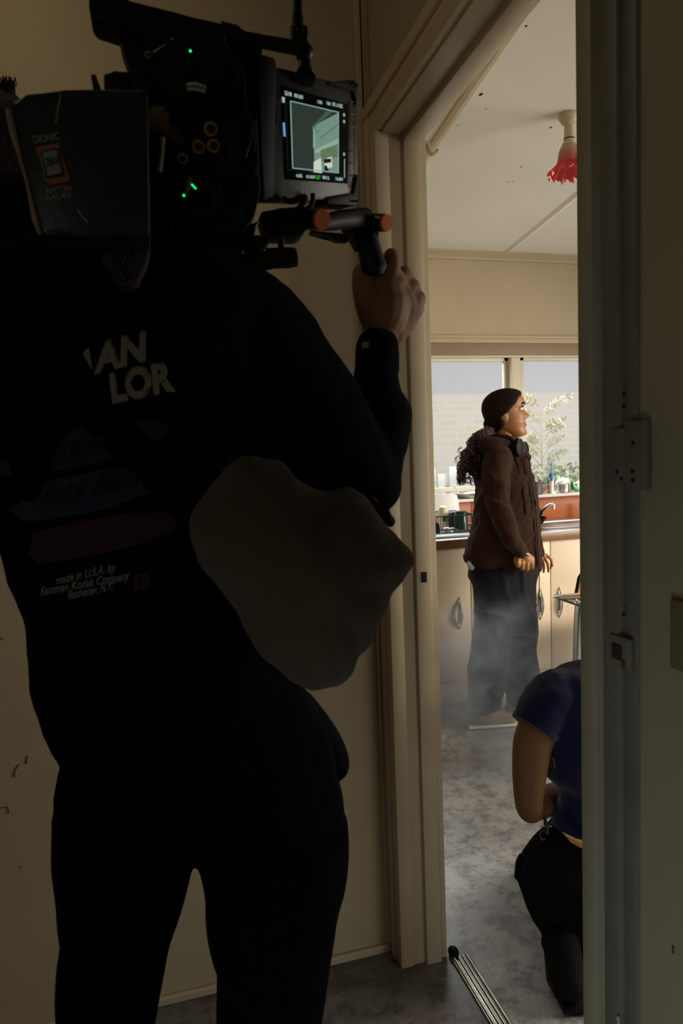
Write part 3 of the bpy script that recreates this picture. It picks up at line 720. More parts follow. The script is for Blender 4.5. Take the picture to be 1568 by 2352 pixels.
# ================================================================== PENDANT LAMP
lc = atZ(1306, 262, CZ); lc.z = CZ; lc.y = lc.y
la = empty('ceiling_lamp', tuple(lc), 'cream batten ceiling light with a pink frilled glass shade', 'ceiling light')
obj('ceiling_rose', nlathe([(0, 0), (.034, 0), (.036, -.012), (.026, -.03), (.018, -.036), (0, -.037)], lc), 'trim', la)
obj('lamp_holder', nlathe([(.017, -.033), (.0175, -.08), (.019, -.082), (.0185, -.096), (.0245, -.1), (.0245, -.108), (.02, -.112), (0, -.114)], lc), 'trim', la)
obj('holder_ring', nlathe([(.018, -.083), (.0195, -.084), (.0195, -.087), (.018, -.088)], lc), 'gap', la)
def shade():
    b = bmesh.new(); n = 96; rs = []; prof = [(.022, -.104), (.030, -.112), (.037, -.13), (.039, -.15), (.042, -.168), (.052, -.182), (.066, -.196), (.072, -.206)]
    for i, (r, z) in enumerate(prof):
        t = max(0, (i-3)/4)
        rs.append([b.verts.new(lc + V(((r+.006*t*sin(12*2*pi*k/n))*cos(2*pi*k/n), (r+.006*t*sin(12*2*pi*k/n))*sin(2*pi*k/n), z+.008*t*sin(12*2*pi*k/n+1)+.004*t*sin(31*2*pi*k/n)))) for k in range(n)])
    for a_, b_ in zip(rs, rs[1:]):
        for k in range(n): b.faces.new((a_[k], a_[(k+1) % n], b_[(k+1) % n], b_[k]))
    bmesh.ops.solidify(b, geom=b.faces[:], thickness=.002); return b
sm = mat('pink_frilled_glass', (222, 66, 66), .3); nt = sm.node_tree; bs = nt.nodes['Principled BSDF']
tc = nt.nodes.new('ShaderNodeTexCoord'); sx = nt.nodes.new('ShaderNodeSeparateXYZ'); rp = nt.nodes.new('ShaderNodeMapRange')
rp.inputs[1].default_value = -.170; rp.inputs[2].default_value = -.125; mx = nt.nodes.new('ShaderNodeMix'); mx.data_type = 'RGBA'
mx.inputs[6].default_value = (.74, .06, .07, 1); mx.inputs[7].default_value = (.72, .52, .40, 1)
nt.links.new(tc.outputs['Object'], sx.inputs[0]); nt.links.new(sx.outputs[2], rp.inputs[0]); nt.links.new(rp.outputs[0], mx.inputs[0]); nt.links.new(mx.outputs[2], bs.inputs['Base Color'])
bs.inputs['Transmission Weight'].default_value = .25
obj('lamp_shade', shade(), sm, la)
b = bmesh.new(); sph(b, lc+V((0, 0, -.15)), .024, 1, 1, 1.2); obj('light_bulb', b, 'white', la)

# ================================================================== TABLE AND CHAIR
tb = empty('glass_table', (1.95, 2.1, 0), 'glass topped table with a chrome tube leg beside the door frame', 'table')
obj('glass_top', nbox(1.535, 2.5, 1.62, 2.43, .735, .745, bev=.002), 'tableglass', tb)
def leg(x, y, dx, dy):
    q = spline([(x+dx*.35, y, .722), (x+dx*.10, y, .722), (x+dx*.045, y, .708), (x+dx*.03, y, .66), (x+dx*.015, y, .3), (x, y, .0)], 6)
    return ntube(q, .017, 12)
for x, y, dx, dy in ((1.585, 2.37, 1, -1), (1.585, 1.68, 1, 1), (2.45, 2.37, -1, -1), (2.45, 1.68, -1, 1)):
    obj('leg', leg(x, y, dx, dy), 'chrome', tb)
e = empty('plate', (1.75, 2.3, .745), 'small clear dish near the corner of the glass table', 'dish')
obj('dish_body', nlathe([(0, 0), (.035, 0), (.055, .008), (.053, .010), (.034, .003), (0, .003)], (1.66, 2.33, .7455)), 'tumbler', e)
ch = empty('dining_chair', (1.95, 2.85, 0), 'chair with orange back and black rim behind the glass table', 'chair')
a = at(1322, 1345, 2.75)
x0 = a.x+.008; AZ_ = at(1330, 1316, 2.75).z; b = bmesh.new()
def rrect(x0, x1, z0, z1, y, r, n=6):
    P = []
    for cx_, cz_, a0 in ((x1-r, z1-r, 0), (x0+r, z1-r, 90), (x0+r*.6, z0+r, 180), (x1-r*.6, z0+r, 270)):
        for k in range(n+1): a_ = R_(a0+90*k/n); P.append(V((cx_+r*cos(a_), y, cz_+r*sin(a_))))
    return P
P = rrect(x0+.006, x0+.40, .61, AZ_, 2.75, .04)
va = [b.verts.new(p) for p in P]; vb = [b.verts.new(p+V((0, .012, 0))) for p in P]; b.faces.new(va); b.faces.new(vb[::-1])
for k in range(len(P)): b.faces.new((va[k], va[(k+1) % len(P)], vb[(k+1) % len(P)], vb[k]))
obj('backrest', b, 'chairwood', ch)
obj('back_rim', ntube(P+[P[0]], .008, 8), 'black', ch)
obj('seat', nbox(x0+.26, x0+.62, 2.76, 3.10, .44, .46, bev=.008), 'chairwood', ch)
for dx_, dy_ in ((.29, 2.79), (.59, 2.79), (.29, 3.07), (.59, 3.07)):
    obj('leg', ntube([(x0+dx_, dy_, 0), (x0+dx_, dy_, .44)], .011, 8), 'black', ch)
for dx_ in (.29, .34): obj('back_post', ntube([(x0+dx_, 2.765, .44), (x0+dx_, 2.765, .72)], .009, 8), 'black', ch)

# ================================================================== HEAD GENERATOR
def head_bm(front=None):
    """face along +X, up Z, origin at head centre; height about .235"""
    Z = [-.120, -.112, -.10, -.085, -.073, -.064, -.058, -.052, -.042, -.032, -.022, -.010, .004, .018, .030, .042, .060, .080, .098, .110, .117]
    Fx = [.035, .066, .080, .079, .080, .084, .080, .085, .082, .082, .083, .083, .082, .080, .088, .092, .092, .084, .066, .042, .010]
    Bx = [.012, .0, -.018, -.04, -.052, -.06, -.066, -.070, -.076, -.082, -.088, -.094, -.099, -.102, -.104, -.104, -.101, -.092, -.072, -.048, -.012]
    Wy = [.020, .034, .046, .054, .058, .060, .061, .062, .065, .067, .069, .071, .073, .074, .075, .0755, .075, .070, .056, .038, .010]
    n = 56; b = bmesh.new(); rs = []
    rows = spline([(z, f, k, w) for z, f, k, w in zip(Z, Fx, Bx, Wy)], 3)
    for z, f, k, w in rows:
        c = (f+k)/2; a = (f-k)/2; r = []
        for j in range(n):
            t = 2*pi*j/n; ct, st = cos(t), sin(t)
            x = c+a*math.copysign(abs(ct)**.86, ct); y = w*math.copysign(abs(st)**.92, st)
            if ct > 0:
                g = lambda y0, sy, z0, sz: math.exp(-((abs(y)-y0)/sy)**2-((z-z0)/sz)**2)
                x += .017*g(0, .011, -.022, .011) + .011*g(0, .009, -.006, .020) + .005*g(.012, .006, -.027, .008)
                x += .005*g(0, .022, -.062, .008) + .006*g(0, .016, -.105, .014)
                x -= .009*g(.032, .016, .018, .011); x += .004*g(.03, .02, .036, .008); x += .006*g(.045, .02, -.02, .02)
            r.append(b.verts.new((x, y, z)))
        rs.append(r)
    for p, q in zip(rs, rs[1:]):
        for j in range(n):
            f_ = b.faces.new((p[j], p[(j+1) % n], q[(j+1) % n], q[j])); cc = f_.calc_center_median()
            if cc.x > .06 and abs(cc.y) < .024 and abs(cc.z+.0615) < .0105-abs(cc.y)*.25: f_.material_index = 1
    b.faces.new(rs[0][::-1]); b.faces.new(rs[-1]); return b
def ear_bm(s):
    b = bmesh.new(); sph(b, (-.008, s*.073, -.008), .030, .62, .28, 1.05); sph(b, (-.012, s*.078, -.004), .028, .55, .2, .9); return b
def place(bm, M4): bmesh.ops.transform(bm, matrix=M4, verts=bm.verts[:]); return bm
def hmat(c, yaw, pitch=0, roll=0, s=1): return Matrix.Translation(V(c)) @ Matrix.Rotation(yaw, 4, 'Z') @ Matrix.Rotation(-pitch, 4, 'Y') @ Matrix.Rotation(roll, 4, 'X') @ Matrix.Scale(s, 4)

# ================================================================== WOMAN
wm = empty('person', tuple(V((1.62, 3.0, 0))), 'woman in brown hooded jacket and wide navy trousers standing before the kitchen bench', 'person')
WY = 2.98
wa = lambda x, y, d=0: at(x, y, WY+d)
hc = wa(1163, 953)
HM = hmat(hc, R_(-31), R_(7), 0, .98)
b = bmesh.new()
# continuous body: torso, neck, arms, hands, legs
body = bmesh.new()
chain(body, [(wa(1160, 985, .0), .048), (wa(1158, 1010), .05), (wa(1155, 1030), .06)])
sil(body, [(1030, 1118, 1185, .13), (1060, 1108, 1200, .16), (1150, 1112, 1212, .17), (1260, 1105, 1215, .16), (1330, 1110, 1205, .15), (1400, 1115, 1205, .13)], WY)
for s, xa in ((-.03, 1122), (.04, 1190)):
    chain(body, [(wa(xa+8, 1390, s), .055), (wa(xa+4, 1500, s), .042), (wa(xa, 1600, s), .034), (wa(xa, 1645, s), .030)])
    p = wa(xa, 1648, s); p.z = .045; chain(body, [(p, .035), (p+V((.10, -.03, -.012)), .026)])
# near arm
chain(body, [(wa(1146, 1055, -.10), .042), (wa(1140, 1140, -.14), .036), (wa(1158, 1195, -.15), .032), (wa(1186, 1256, -.163), .024), (wa(1200, 1275, -.16), .025)])
wrist = wa(1200, 1272, -.16)
def hand_near(bm):
    pc_ = wa(1206, 1284, -.165)
    chain(bm, [(wrist, .026), (pc_, .032)], sm=2)
    chain(bm, [(wa(1192, 1282, -.165), .020), (wa(1216, 1284, -.165), .022)], sm=2)
    for i, (x, ln) in enumerate(((1189, 1300), (1199, 1306), (1210, 1308), (1221, 1304))):
        chain(bm, [(wa(x+1, 1284, -.17), .0115), (wa(x, 1294, -.185), .0115), (wa(x, ln, -.175), .0105), (wa(x-2, ln-4, -.155), .0095)], sm=3)
    chain(bm, [(wa(1186, 1280, -.155), .012), (wa(1184, 1291, -.15), .011), (wa(1190, 1300, -.148), .010)], sm=3)
hand_near(body)
# far arm and hand reaching out past the jacket
fw = wa(1238, 1277, .13)
chain(body, [(wa(1180, 1060, .10), .04), (wa(1198, 1150, .14), .035), (wa(1224, 1243, .14), .026), (fw, .024)])
chain(body, [(fw, .022), (wa(1246, 1277, .13), .019)], sm=2)
for (x1_, y1_, x2_, y2_, x3_, y3_, d_) in ((1249, 1273, 1263, 1282, 1268, 1300, .12), (1249, 1277, 1257, 1294, 1259, 1313, .10), (1246, 1281, 1249, 1300, 1248, 1314, .13)):
    chain(body, [(wa(x1_, y1_, d_), .0095), (wa(x2_, y2_, d_-.01), .0078), (wa(x3_, y3_, d_), .0062)], sm=3)
chain(body, [(wa(1250, 1275, .14), .009), (wa(1266, 1286, .17), .0075), (wa(1264, 1306, .18), .006)], sm=3)
chain(body, [(wa(1243, 1283, .1), .0095), (wa(1240, 1294, .08), .008), (wa(1241, 1306, .08), .0065)], sm=3)
hb = place(head_bm(), HM)
hand_src = fuse(body, .0036, 2)
body = join([hand_src])
# head joins the neck
bb = join([body, hb])
for f_ in bb.faces: f_.smooth = True
obj('body', bb, ['skin', 'lip'], wm, auto=False)
for s in (-1, 1): obj('ear', place(ear_bm(s), HM), 'skin', wm)
# eyes & brows
for s in (-1, 1):
    b = bmesh.new(); sph(b, (.0705, s*.032, .017), .0125, 1, 1.15, .72); place(b, HM); e_ = obj('eye', b, 'white', wm)
    b = bmesh.new(); sph(b, (.0785, s*.031, .018), .0052, .9, 1, 1); place(b, HM); obj('iris', b, 'hair', e_)
    b = bmesh.new(); tube(b, [(.080, s*.018, .0235), (.0815, s*.030, .0265), (.076, s*.044, .0215)], [.0022, .0028, .0015], 6); place(b, HM); obj('eyelid', b, 'hair', wm)
    b = bmesh.new(); tube(b, spline([(.0925, s*.014, .037), (.0915, s*.03, .0435), (.081, s*.048, .038)], 4), [.003]*5+[.0035]*3+[.001], 6); place(b, HM); obj('eyebrow', b, 'hair', wm)
# hair cap
b = head_bm()
for v in b.verts:
    x_, y_, z_ = v.co
    line = .052 + .055*max(0, min(1, (z_-.030)/.075))**1.5 - .060*max(0, min(1, (.045-z_)/.06)) - .20*max(0, y_*y_*0)
    k_ = max(0, min(1, (line-x_)/.012))
    low = max(0, min(1, (z_+.050+max(0, -x_)*.55)/.012))
    d_ = (V((x_, y_, z_))-V((-.01, 0, .01))).normalized()
    v.co += d_*(.0125*k_*low - .006*(1-k_*low))
sph(b, (-.088, 0, -.030), .030, 1, 1.2, 1)
b = fuse(place(b, HM), .004, 4); rough(b, .0012, 120)
obj('hair', b, 'hair', wm)
# ponytail: core plus ringlets
pt = lambda x, y, d=0: wa(x, y, d)
b = bmesh.new()
chain(b, [(pt(1130, 990, .01), .026), (pt(1114, 1000), .040), (pt(1098, 1024), .048), (pt(1090, 1052), .046), (pt(1088, 1078), .036), (pt(1088, 1092), .02)])
b = fuse(b, .006, 3); rough(b, .02, 26, .010, 80)
hp_ = obj('ponytail', b, 'redhair', wm)
b = bmesh.new()
for k in range(420):
    t = random.random(); s0 = [(1125, 990), (1100, 1005), (1086, 1035), (1078, 1065)][min(3, int(t*4))]
    ox, oy = random.uniform(-26, 16), random.uniform(-18, 26); dd = random.uniform(-.085, .07)
    p0 = pt(s0[0]+ox*.5, s0[1]+oy*.5, dd*.7); end = pt(min(1106, max(1049, s0[0]-random.uniform(8, 26))), min(1114, s0[1]+random.uniform(18, 52)), dd)
    turns = random.uniform(2, 4); rr = random.uniform(.004, .009); ph = random.uniform(0, 6)
    q = []
    for j in range(22):
        u = j/21; c_ = p0.lerp(end, u) + V((-.018*sin(pi*u), 0, .012*sin(pi*u)))
        q.append(c_ + V((cos(ph+turns*2*pi*u), sin(ph+turns*2*pi*u), .4*sin(ph+turns*2*pi*u)))*rr*(.3+u))
    tube(b, q, [.0015]*21+[.0005], 4)
for (x_, y_) in ((1055, 1100), (1062, 1108), (1070, 1105), (1080, 1112), (1088, 1109), (1051, 1088), (1050, 1072), (1056, 1050), (1095, 1104), (1075, 1096), (1060, 1085)):
    for j2 in range(3):
        cc = pt(x_+random.uniform(-3, 3), y_-10+random.uniform(-4, 4), random.uniform(-.05, .05)); q = [cc+V((.010*cos(a_*.7)+.001*a_, .008*sin(a_*.5), .022-.0026*a_+.008*sin(a_*.7))) for a_ in range(20)]
        tube(b, q, .0013, 4)
obj('ringlets', b, 'redhair', hp_, auto=False)
# jacket
b = bmesh.new()
sil(b, [(1004, 1128, 1178, .10, .02), (1016, 1112, 1196, .17), (1040, 1101, 1203, .24), (1080, 1097, 1212, .27), (1120, 1096, 1222, .27), (1160, 1095, 1229, .27), (1200, 1089, 1232, .27), (1240, 1079, 1234, .27), (1272, 1070, 1236, .27), (1292, 1074, 1237, .27), (1305, 1092, 1236, .25), (1314, 1100, 1230, .23)], WY)
chain(b, [(wa(1146, 1052, -.10), .066), (wa(1138, 1100, -.13), .066), (wa(1142, 1150, -.145), .06), (wa(1155, 1190, -.15), .056), (wa(1172, 1232, -.16), .048), (wa(1186, 1256, -.165), .040), (wa(1195, 1268, -.165), .034)])
chain(b, [(wa(1180, 1055, .10), .06), (wa(1198, 1150, .14), .055), (wa(1225, 1245, .14), .045), (wa(1232, 1268, .13), .036)])
# hood roll
chain(b, [(wa(1182, 1012, -.07), .026), (wa(1160, 1016, -.10), .034), (wa(1125, 1020, -.08), .042), (wa(1108, 1018, .0), .046), (wa(1130, 1008, .09), .04), (wa(1178, 1010, .09), .028)])
b = fuse(b, .006, 4); folds(b, (.25, 0, .95), 6.5, .010, 6); rough(b, .006, 14, .003, 40)
jk = obj('jacket', b, 'brownhood', wm, auto=False)
t_ = bvh_of(jk); sk = onskin(t_, .002, WY)
for pts in ([(1189, 1022), (1200, 1060), (1213, 1110), (1222, 1160), (1229, 1230), (1233, 1300)], [(1178, 1024), (1188, 1065), (1200, 1120), (1208, 1180)]):
    q = spline([tuple(sk(*p)) for p in pts], 6); obj('zip_piping', ntube(q, .0035, 6), 'brownhood', jk)
obj('shirt_hem', ntube(spline([tuple(p) for p in (wa(1078, 1293, -.02), wa(1079, 1300, -.06), wa(1084, 1304, -.10))], 4), .012, 8), 'labelw', wm)
# trousers
b = bmesh.new()
sil(b, [(1290, 1088, 1226, .24), (1310, 1084, 1226, .26), (1328, 1079, 1224, .27), (1350, 1089, 1225, .25), (1400, 1094, 1227, .22), (1430, 1096, 1229, .20), (1450, 1098, 1228, .19)], WY)
sil(b, [(1400, 1094, 1168, .19, -.02), (1430, 1095, 1168, .19, -.02), (1480, 1089, 1165, .20, -.02), (1540, 1083, 1160, .22, -.02), (1570, 1080, 1152, .22, -.02), (1600, 1078, 1144, .20, -.02), (1622, 1077, 1143, .19, -.02)], WY)
sil(b, [(1400, 1155, 1227, .18, .03), (1450, 1155, 1230, .19, .03), (1495, 1154, 1224, .2, .03), (1540, 1155, 1230, .22, .03), (1570, 1160, 1234, .22, .03), (1610, 1168, 1234, .20, .03), (1640, 1168, 1230, .19, .03)], WY)
b = fuse(b, .006, 3); folds(b, (.9, 0, .2), 9, .009, 3); rough(b, .006, 8)
obj('trousers', b, 'navypants', wm, auto=False)
for (x, y, d) in ((1112, 1648, -.03), (1196, 1655, .03)):
    p = wa(x, y, d); p.z = 0
    b = bmesh.new(); chain(b, [(p+V((-.05, 0, .04)), .036), (p+V((.04, -.02, .034)), .034), (p+V((.12, -.04, .028)), .026)]); b = fuse(b, .006, 3)
    for v in b.verts: v.co.z = max(v.co.z, .003)
    s_ = obj('shoe', b, 'shoe', wm)
    b = bmesh.new(); tube(b, [p+V((-.09, 0, .012)), p+V((.04, -.02, .012)), p+V((.15, -.05, .012))], [.036, .042, .03], 12, flat=.3); obj('sole', b, 'cream', s_)
# watch
b = bmesh.new(); tube(b, [wa(1206, 1271, -.197), wa(1216, 1275, -.19)], [.008, .008], 8, flat=.45); tag(obj('bracelet', b, 'white', wm), 'white bracelet', None) if False else obj('bracelet', b, 'white', wm, label='pale bracelet on the near wrist')
# headphones (worn, a thing of its own)
hpn = empty('headphones', tuple(wa(1190, 1030, -.12)), 'black headphones with cable hanging around the neck of the woman in brown', 'headphones')
b = bmesh.new(); ed = V((.55, -.83, 0)).normalized()
c1 = wa(1191, 1028, -.13); c2 = wa(1203, 1033, -.05)
for nm, c_, r_, l_ in (('ear_cup', c1, .037, .026), ('ear_cup', c2, .034, .026)):
    b = bmesh.new(); tube(b, [c_-ed*l_*.5, c_-ed*l_*.3, c_+ed*l_*.3, c_+ed*l_*.5], [r_*.82, r_, r_, r_*.78], 24)
    place(b, Matrix.Translation(c_) @ Matrix.Diagonal((1, 1, 1.15, 1)) @ Matrix.Translation(-c_)); ec = obj(nm, b, 'black', hpn)
    u_, w_ = frame_axes(ed); ring = [c_+ed*l_*.32+(u_*cos(2*pi*k/20)+w_*sin(2*pi*k/20)*1.1)*r_*.94 for k in range(8, 18)]
    obj('trim_ring', ntube(ring, .0018, 6), 'chrome', ec)
q = spline([tuple(p) for p in (wa(1187, 1018, -.13), wa(1168, 1004, -.13), wa(1140, 1003, -.1), wa(1122, 1010, .0), wa(1140, 1006, .09), wa(1195, 1022, .03))], 6)
obj('headband', ntube(q, .009, 8), 'black', hpn)
q = spline([tuple(p) for p in (wa(1209, 1046, -.12), wa(1216, 1062, -.14), wa(1219, 1100, -.15), wa(1228, 1150, -.17), wa(1233, 1220, -.16), wa(1237, 1300, -.12), wa(1238, 1350, -.10), wa(1236, 1385, -.10), wa(1228, 1396, -.10))], 8)
obj('cable', ntube(q, .0022, 6), 'black', hpn)
q = spline([tuple(p) for p in (wa(1203, 1052, -.13), wa(1210, 1080, -.16), wa(1220, 1125, -.17), wa(1229, 1165, -.17))], 8)
obj('cable', ntube(q, .0018, 6), 'black', hpn)
obj('cable_clip', ntube([wa(1229, 1150, -.172), wa(1230, 1160, -.172)], .005, 8), 'black', hpn)

# ================================================================== CROUCHING PERSON
kp = empty('person', (1.15, 1.5, 0), 'person in navy T-shirt and black trousers crouching inside the doorway, seen from behind', 'person')
KY = 1.50; ka = lambda x, y, d=0: at(x, y, KY+d)
body = bmesh.new()
sil(body, [(1565, 1290, 1560, .14), (1640, 1275, 1600, .17), (1780, 1300, 1570, .16), (1930, 1290, 1560, .17), (2000, 1290, 1550, .17), (2060, 1310, 1540, .15)], KY)
chain(body, [(ka(1420, 1570), .06), (ka(1425, 1500), .052), (ka(1430, 1450), .055)])
chain(body, [(ka(1270, 1612), .046), (ka(1228, 1690, -.01), .050), (ka(1216, 1770, -.02), .044), (ka(1214, 1840, -.02), .036), (ka(1218, 1858, .0), .035)])
chain(body, [(ka(1218, 1856, .0), .035), (ka(1258, 1838, .10), .040), (ka(1300, 1815, .24), .034), (ka(1340, 1795, .33), .026)])
wr = ka(1340, 1795, .33)
for k in range(4): chain(body, [(wr+V((0, 0, .02-.013*k)), .012), (wr+V((.04, .04, .018-.014*k)), .010), (wr+V((.07, .06, .0-.012*k)), .009)], sm=3)
chain(body, [(wr, .024), (wr+V((.03, .03, 0)), .026)], sm=2)
for s in (0, 1):
    x_ = 1260+s*260
    chain(body, [(ka(x_+60, 2045), .055), (ka(x_+24, 2034, .3), .048), (ka(x_+45, 2084, .42), .036)])
    p = V((at(1290, 2210, 1.58).x+.04+s*.25, 1.50, .06)); chain(body, [(ka(x_+45, 2084, .42), .036), (p+V((0, .09, .07)), .030), (p, .030)])
b = fuse(body, .006, 5)
hm2 = hmat(ka(1440, 1400, .03), R_(70), R_(-15), 0, 1)
b = join([b, place(head_bm(), hm2)])
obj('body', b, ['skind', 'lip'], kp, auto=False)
b = bmesh.new(); sph(b, (-.018, 0, .02), .1, 1.0, .84, 1.06, seg=40); place(b, hm2); rough(b, .003, 60); obj('hair', b, 'hair', kp)
b = bmesh.new()
sil(b, [(1512, 1390, 1470, .12), (1530, 1330, 1520, .17), (1548, 1280, 1570, .2), (1590, 1250, 1612, .22), (1650, 1240, 1622, .23), (1700, 1246, 1612, .23), (1755, 1250, 1600, .22), (1785, 1258, 1595, .215), (1812, 1286, 1590, .215), (1850, 1290, 1582, .215), (1880, 1279, 1585, .22), (1912, 1273, 1590, .225), (1926, 1276, 1590, .22)], KY)
chain(b, [(ka(1295, 1592), .062), (ka(1268, 1600), .068), (ka(1248, 1630), .066)], sm=3)
tube(b, [ka(1262, 1600), ka(1247, 1640, -.005), ka(1226, 1673, -.01)], [.064, .064, .058], 20)
b = fuse(b, .005, 3); folds(b, (.3, 0, -1), 7, .006, 5); rough(b, .005, 12)
ts = obj('tee_shirt', b, 'navytee', kp, auto=False)
b = bmesh.new(); 
obj('sleeve_hem', ntube([ka(1232, 1662, -.008), ka(1225.5, 1674, -.01)], [.0615, .0605], 24, cap=True), 'navytee', kp)
# trousers
b = bmesh.new()
sil(b, [(1885, 1300, 1575, .19), (1910, 1264, 1585, .22), (1940, 1240, 1592, .25), (1975, 1213, 1600, .28), (2005, 1198, 1604, .3), (2035, 1195, 1604, .31), (2070, 1206, 1600, .3), (2110, 1220, 1590, .28), (2150, 1247, 1570, .24), (2175, 1262, 1560, .2)], KY, sq=2.1)
for s in (0, 1):
    x_ = 1270+s*250
    chain(b, [(ka(x_+50, 2050, .05), .10), (ka(x_+20, 2030, .3), .095), (ka(x_+45, 2080, .44), .075)])
    p = V((at(1290, 2210, 1.58).x+.04+s*.25, 1.50, .12)); chain(b, [(ka(x_+45, 2090, .44), .065), (p+V((0, .08, .06)), .055), (p, .05)])
chain(b, [(ka(1262, 2168, -.02), .022), (ka(1310, 2178, -.03), .024)])
b = fuse(b, .006, 4); rough(b, .007, 14)
pt_ = obj('trousers', b, 'blackpants', kp, auto=False)
obj('back_pocket', nprism([(1197, 1992), (1206, 1974), (1216, 1975), (1205, 2000), (1198, 2036), (1193, 2030)], 1.44, .03, bev=.003), 'blackpants', kp)
for s in (0, 1):
    X_ = at(1304, 2300, 1.37).x + s*.27
    b = bmesh.new(); chain(b, [(V((X_, 1.36, .055)), .038), (V((X_+.02, 1.42, .05)), .042), (V((X_+.08, 1.54, .036)), .034)]); chain(b, [(V((X_, 1.365, .06)), .038), (V((X_+.01, 1.40, .13)), .040)])
    b = fuse(b, .005, 3)
    for v in b.verts: v.co.z = max(.004, v.co.z)
    bt_ = obj('boot', b, 'boot', kp)
    obj('sole', ntube([V((X_-.002, 1.325, .012)), V((X_+.02, 1.42, .012)), V((X_+.09, 1.575, .012))], [.034, .042, .030], 14, flat=.26), 'black', bt_)
obj('belt_skin', nprism([(1300, 1920), (1334, 1936), (1370, 1944), (1370, 1955), (1334, 1948), (1312, 1936)], 1.385, .02), 'ochre', kp)
st = empty('belt_strap', tuple(ka(1255, 1900, -.1)), 'black strap with metal clips hanging at the crouching person’s hip', 'strap')
kk = lambda x, y: ka(x, y, -.10)
obj('strap_web', ntube([kk(1251, 1876), kk(1253, 1895), kk(1256, 1915)], .0045, 6), 'strap', st)
obj('strap_web', ntube([kk(1268, 1880), kk(1258, 1898), kk(1254, 1912)], .0035, 6), 'strap', st)
b = bmesh.new(); q = [kk(1247+8*cos(a_*.5), 1918+11*sin(a_*.5)) for a_ in range(2, 12)]; obj('carabiner', ntube(q, .0024, 6), 'strap', st)
obj('pen', ntube([kk(1237, 1898.5), kk(1252, 1897), kk(1266, 1898)], [.0015, .0028, .0022], 6), 'brass', st)
# badge on the shirt back
tr = bvh_of(ts); sk = onskin(tr, .003, KY-.1)
bms = polybm([(0, 0), (1, 0), (1, 1), (0, 1)], 4); qm = quadmap((1247, 1762), (1272, 1772), (4, -33))
def bq(poly, cuts=3): return wrap(polybm(poly, cuts), lambda x, y: sk(x, y))
obj('sleeve_patch', bq([(1254, 1727), (1274, 1737), (1279, 1786), (1264, 1782)], 4), mat('dark_green_print', (14, 34, 28), .9), ts)
sk2 = onskin(tr, .0045, KY-.1)
obj('red_badge', wrap(polybm([(1256, 1738), (1271, 1742), (1275, 1766), (1259, 1758)], 3), lambda x, y: sk2(x, y)), mat('faded_red_print', (70, 20, 16), .9), ts)
b = bmesh.new(); q = [sk2(x, y)-ray(x, y)*.001 for x, y in ((1256, 1738), (1271, 1742), (1275, 1766), (1259, 1758), (1256, 1738))]; tube(b, q, .0009, 5); obj('badge_border', b, 'whited', ts)

# ================================================================== CAMERA OPERATOR
op = empty('person', (.03, .86, 0), 'camera operator in black printed sweatshirt seen from behind in the hallway, rig on the shoulder', 'person')
OY = .86; oa = lambda x, y, d=0: at(x, y, OY+d)
body = bmesh.new()
chain(body, [(oa(70, 620, .1), .055), (oa(40, 560, .12), .055), (oa(14, 500, .14), .06)])
sil(body, [(640, 90, 500, .13), (760, 60, 560, .17), (1000, 60, 560, .17), (1400, 130, 580, .16), (1700, 170, 700, .18), (1840, 200, 700, .12)], OY)
chain(body, [(oa(520, 760), .05), (oa(680, 930, .0), .045), (oa(850, 1095, .02), .038)])
chain(body, [(oa(850, 1095, .02), .038), (oa(870, 950, .05), .036), (oa(870, 830, .08), .025), (oa(871, 785, .09), .024)])
# right fist round the grip
HY = .95; ha = lambda x, y, d=0: at(x, y, HY+d)
chain(body, [(ha(871, 800), .0235), (ha(871, 770), .0245), (ha(880, 735), .034), (ha(885, 700), .036)], sm=4)
chain(body, [(ha(850, 725), .018), (ha(846, 690, -.01), .021), (ha(838, 655, -.008), .019), (ha(835, 632, .0), .017)], sm=3)
chain(body, [(ha(872, 690, .01), .033), (ha(905, 690, .01), .034), (ha(920, 720, .01), .028), (ha(900, 750, .01), .024)], sm=3)
chain(body, [(ha(893, 660, .0), .028), (ha(880, 680), .034)], sm=2)
for (kx, ky, r_, mx_, my_, tx_, ty_) in ((927, 638, .0105, 905, 626, 850, 622), (945, 661, .0115, 915, 652, 842, 640), (958, 688, .012, 922, 680, 838, 658), (953, 712, .012, 925, 705, 840, 676)):
    chain(body, [(ha(kx-30, ky+18, .0), .016), (ha(kx, ky, .005), r_+.001), (ha(mx_+22, my_+2, .042), r_), (ha(mx_-20, my_, .058), r_), (ha(tx_+18, ty_, .045), r_-.001), (ha(tx_, ty_, .022), r_-.002)], sm=4)
chain(body, [(ha(885, 660, -.01), .019), (ha(897, 625, -.012), .0145), (ha(899, 600, -.008), .0125), (ha(898, 588, .0), .0115)], sm=4)
chain(body, [(ha(950, 716, .01), .012), (ha(930, 738, .01), .018), (ha(905, 765, .005), .018)], sm=3)
for s, rows in (('l', [(1860, 300, 0), (2352, 250, 0)]), ('r', [(1900, 610, 0), (2352, 610, 0)])):
    a_, b_ = oa(rows[0][1], rows[0][0]), oa(rows[1][1], rows[1][0]); d_ = (b_-a_)
    kn = a_ + d_*1.35; an = V((kn.x, kn.y+.02, .09))
    an.x += (-.05 if s == 'l' else .06)*(kn.z-.09)
    chain(body, [(a_, .058), (kn, .040), (V(((an.x+kn.x)/2, an.y, .30)), .038), (an, .030), (V((an.x, an.y+.04, .04)), .034), (V((an.x+.01, an.y+.16, .03)), .026)])
b = fuse(body, .0034, 2)
hm3 = hmat(oa(4, 452, .17), R_(80), 0, 0, 1)
b = join([b, place(head_bm(), hm3)])
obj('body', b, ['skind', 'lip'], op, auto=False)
b = bmesh.new(); sph(b, (-.018, 0, .015), .104, 1.0, .86, 1.06, seg=40); b = place(b, hm3); rough(b, .006, 50); hr_ = obj('hair', b, 'hair', op)
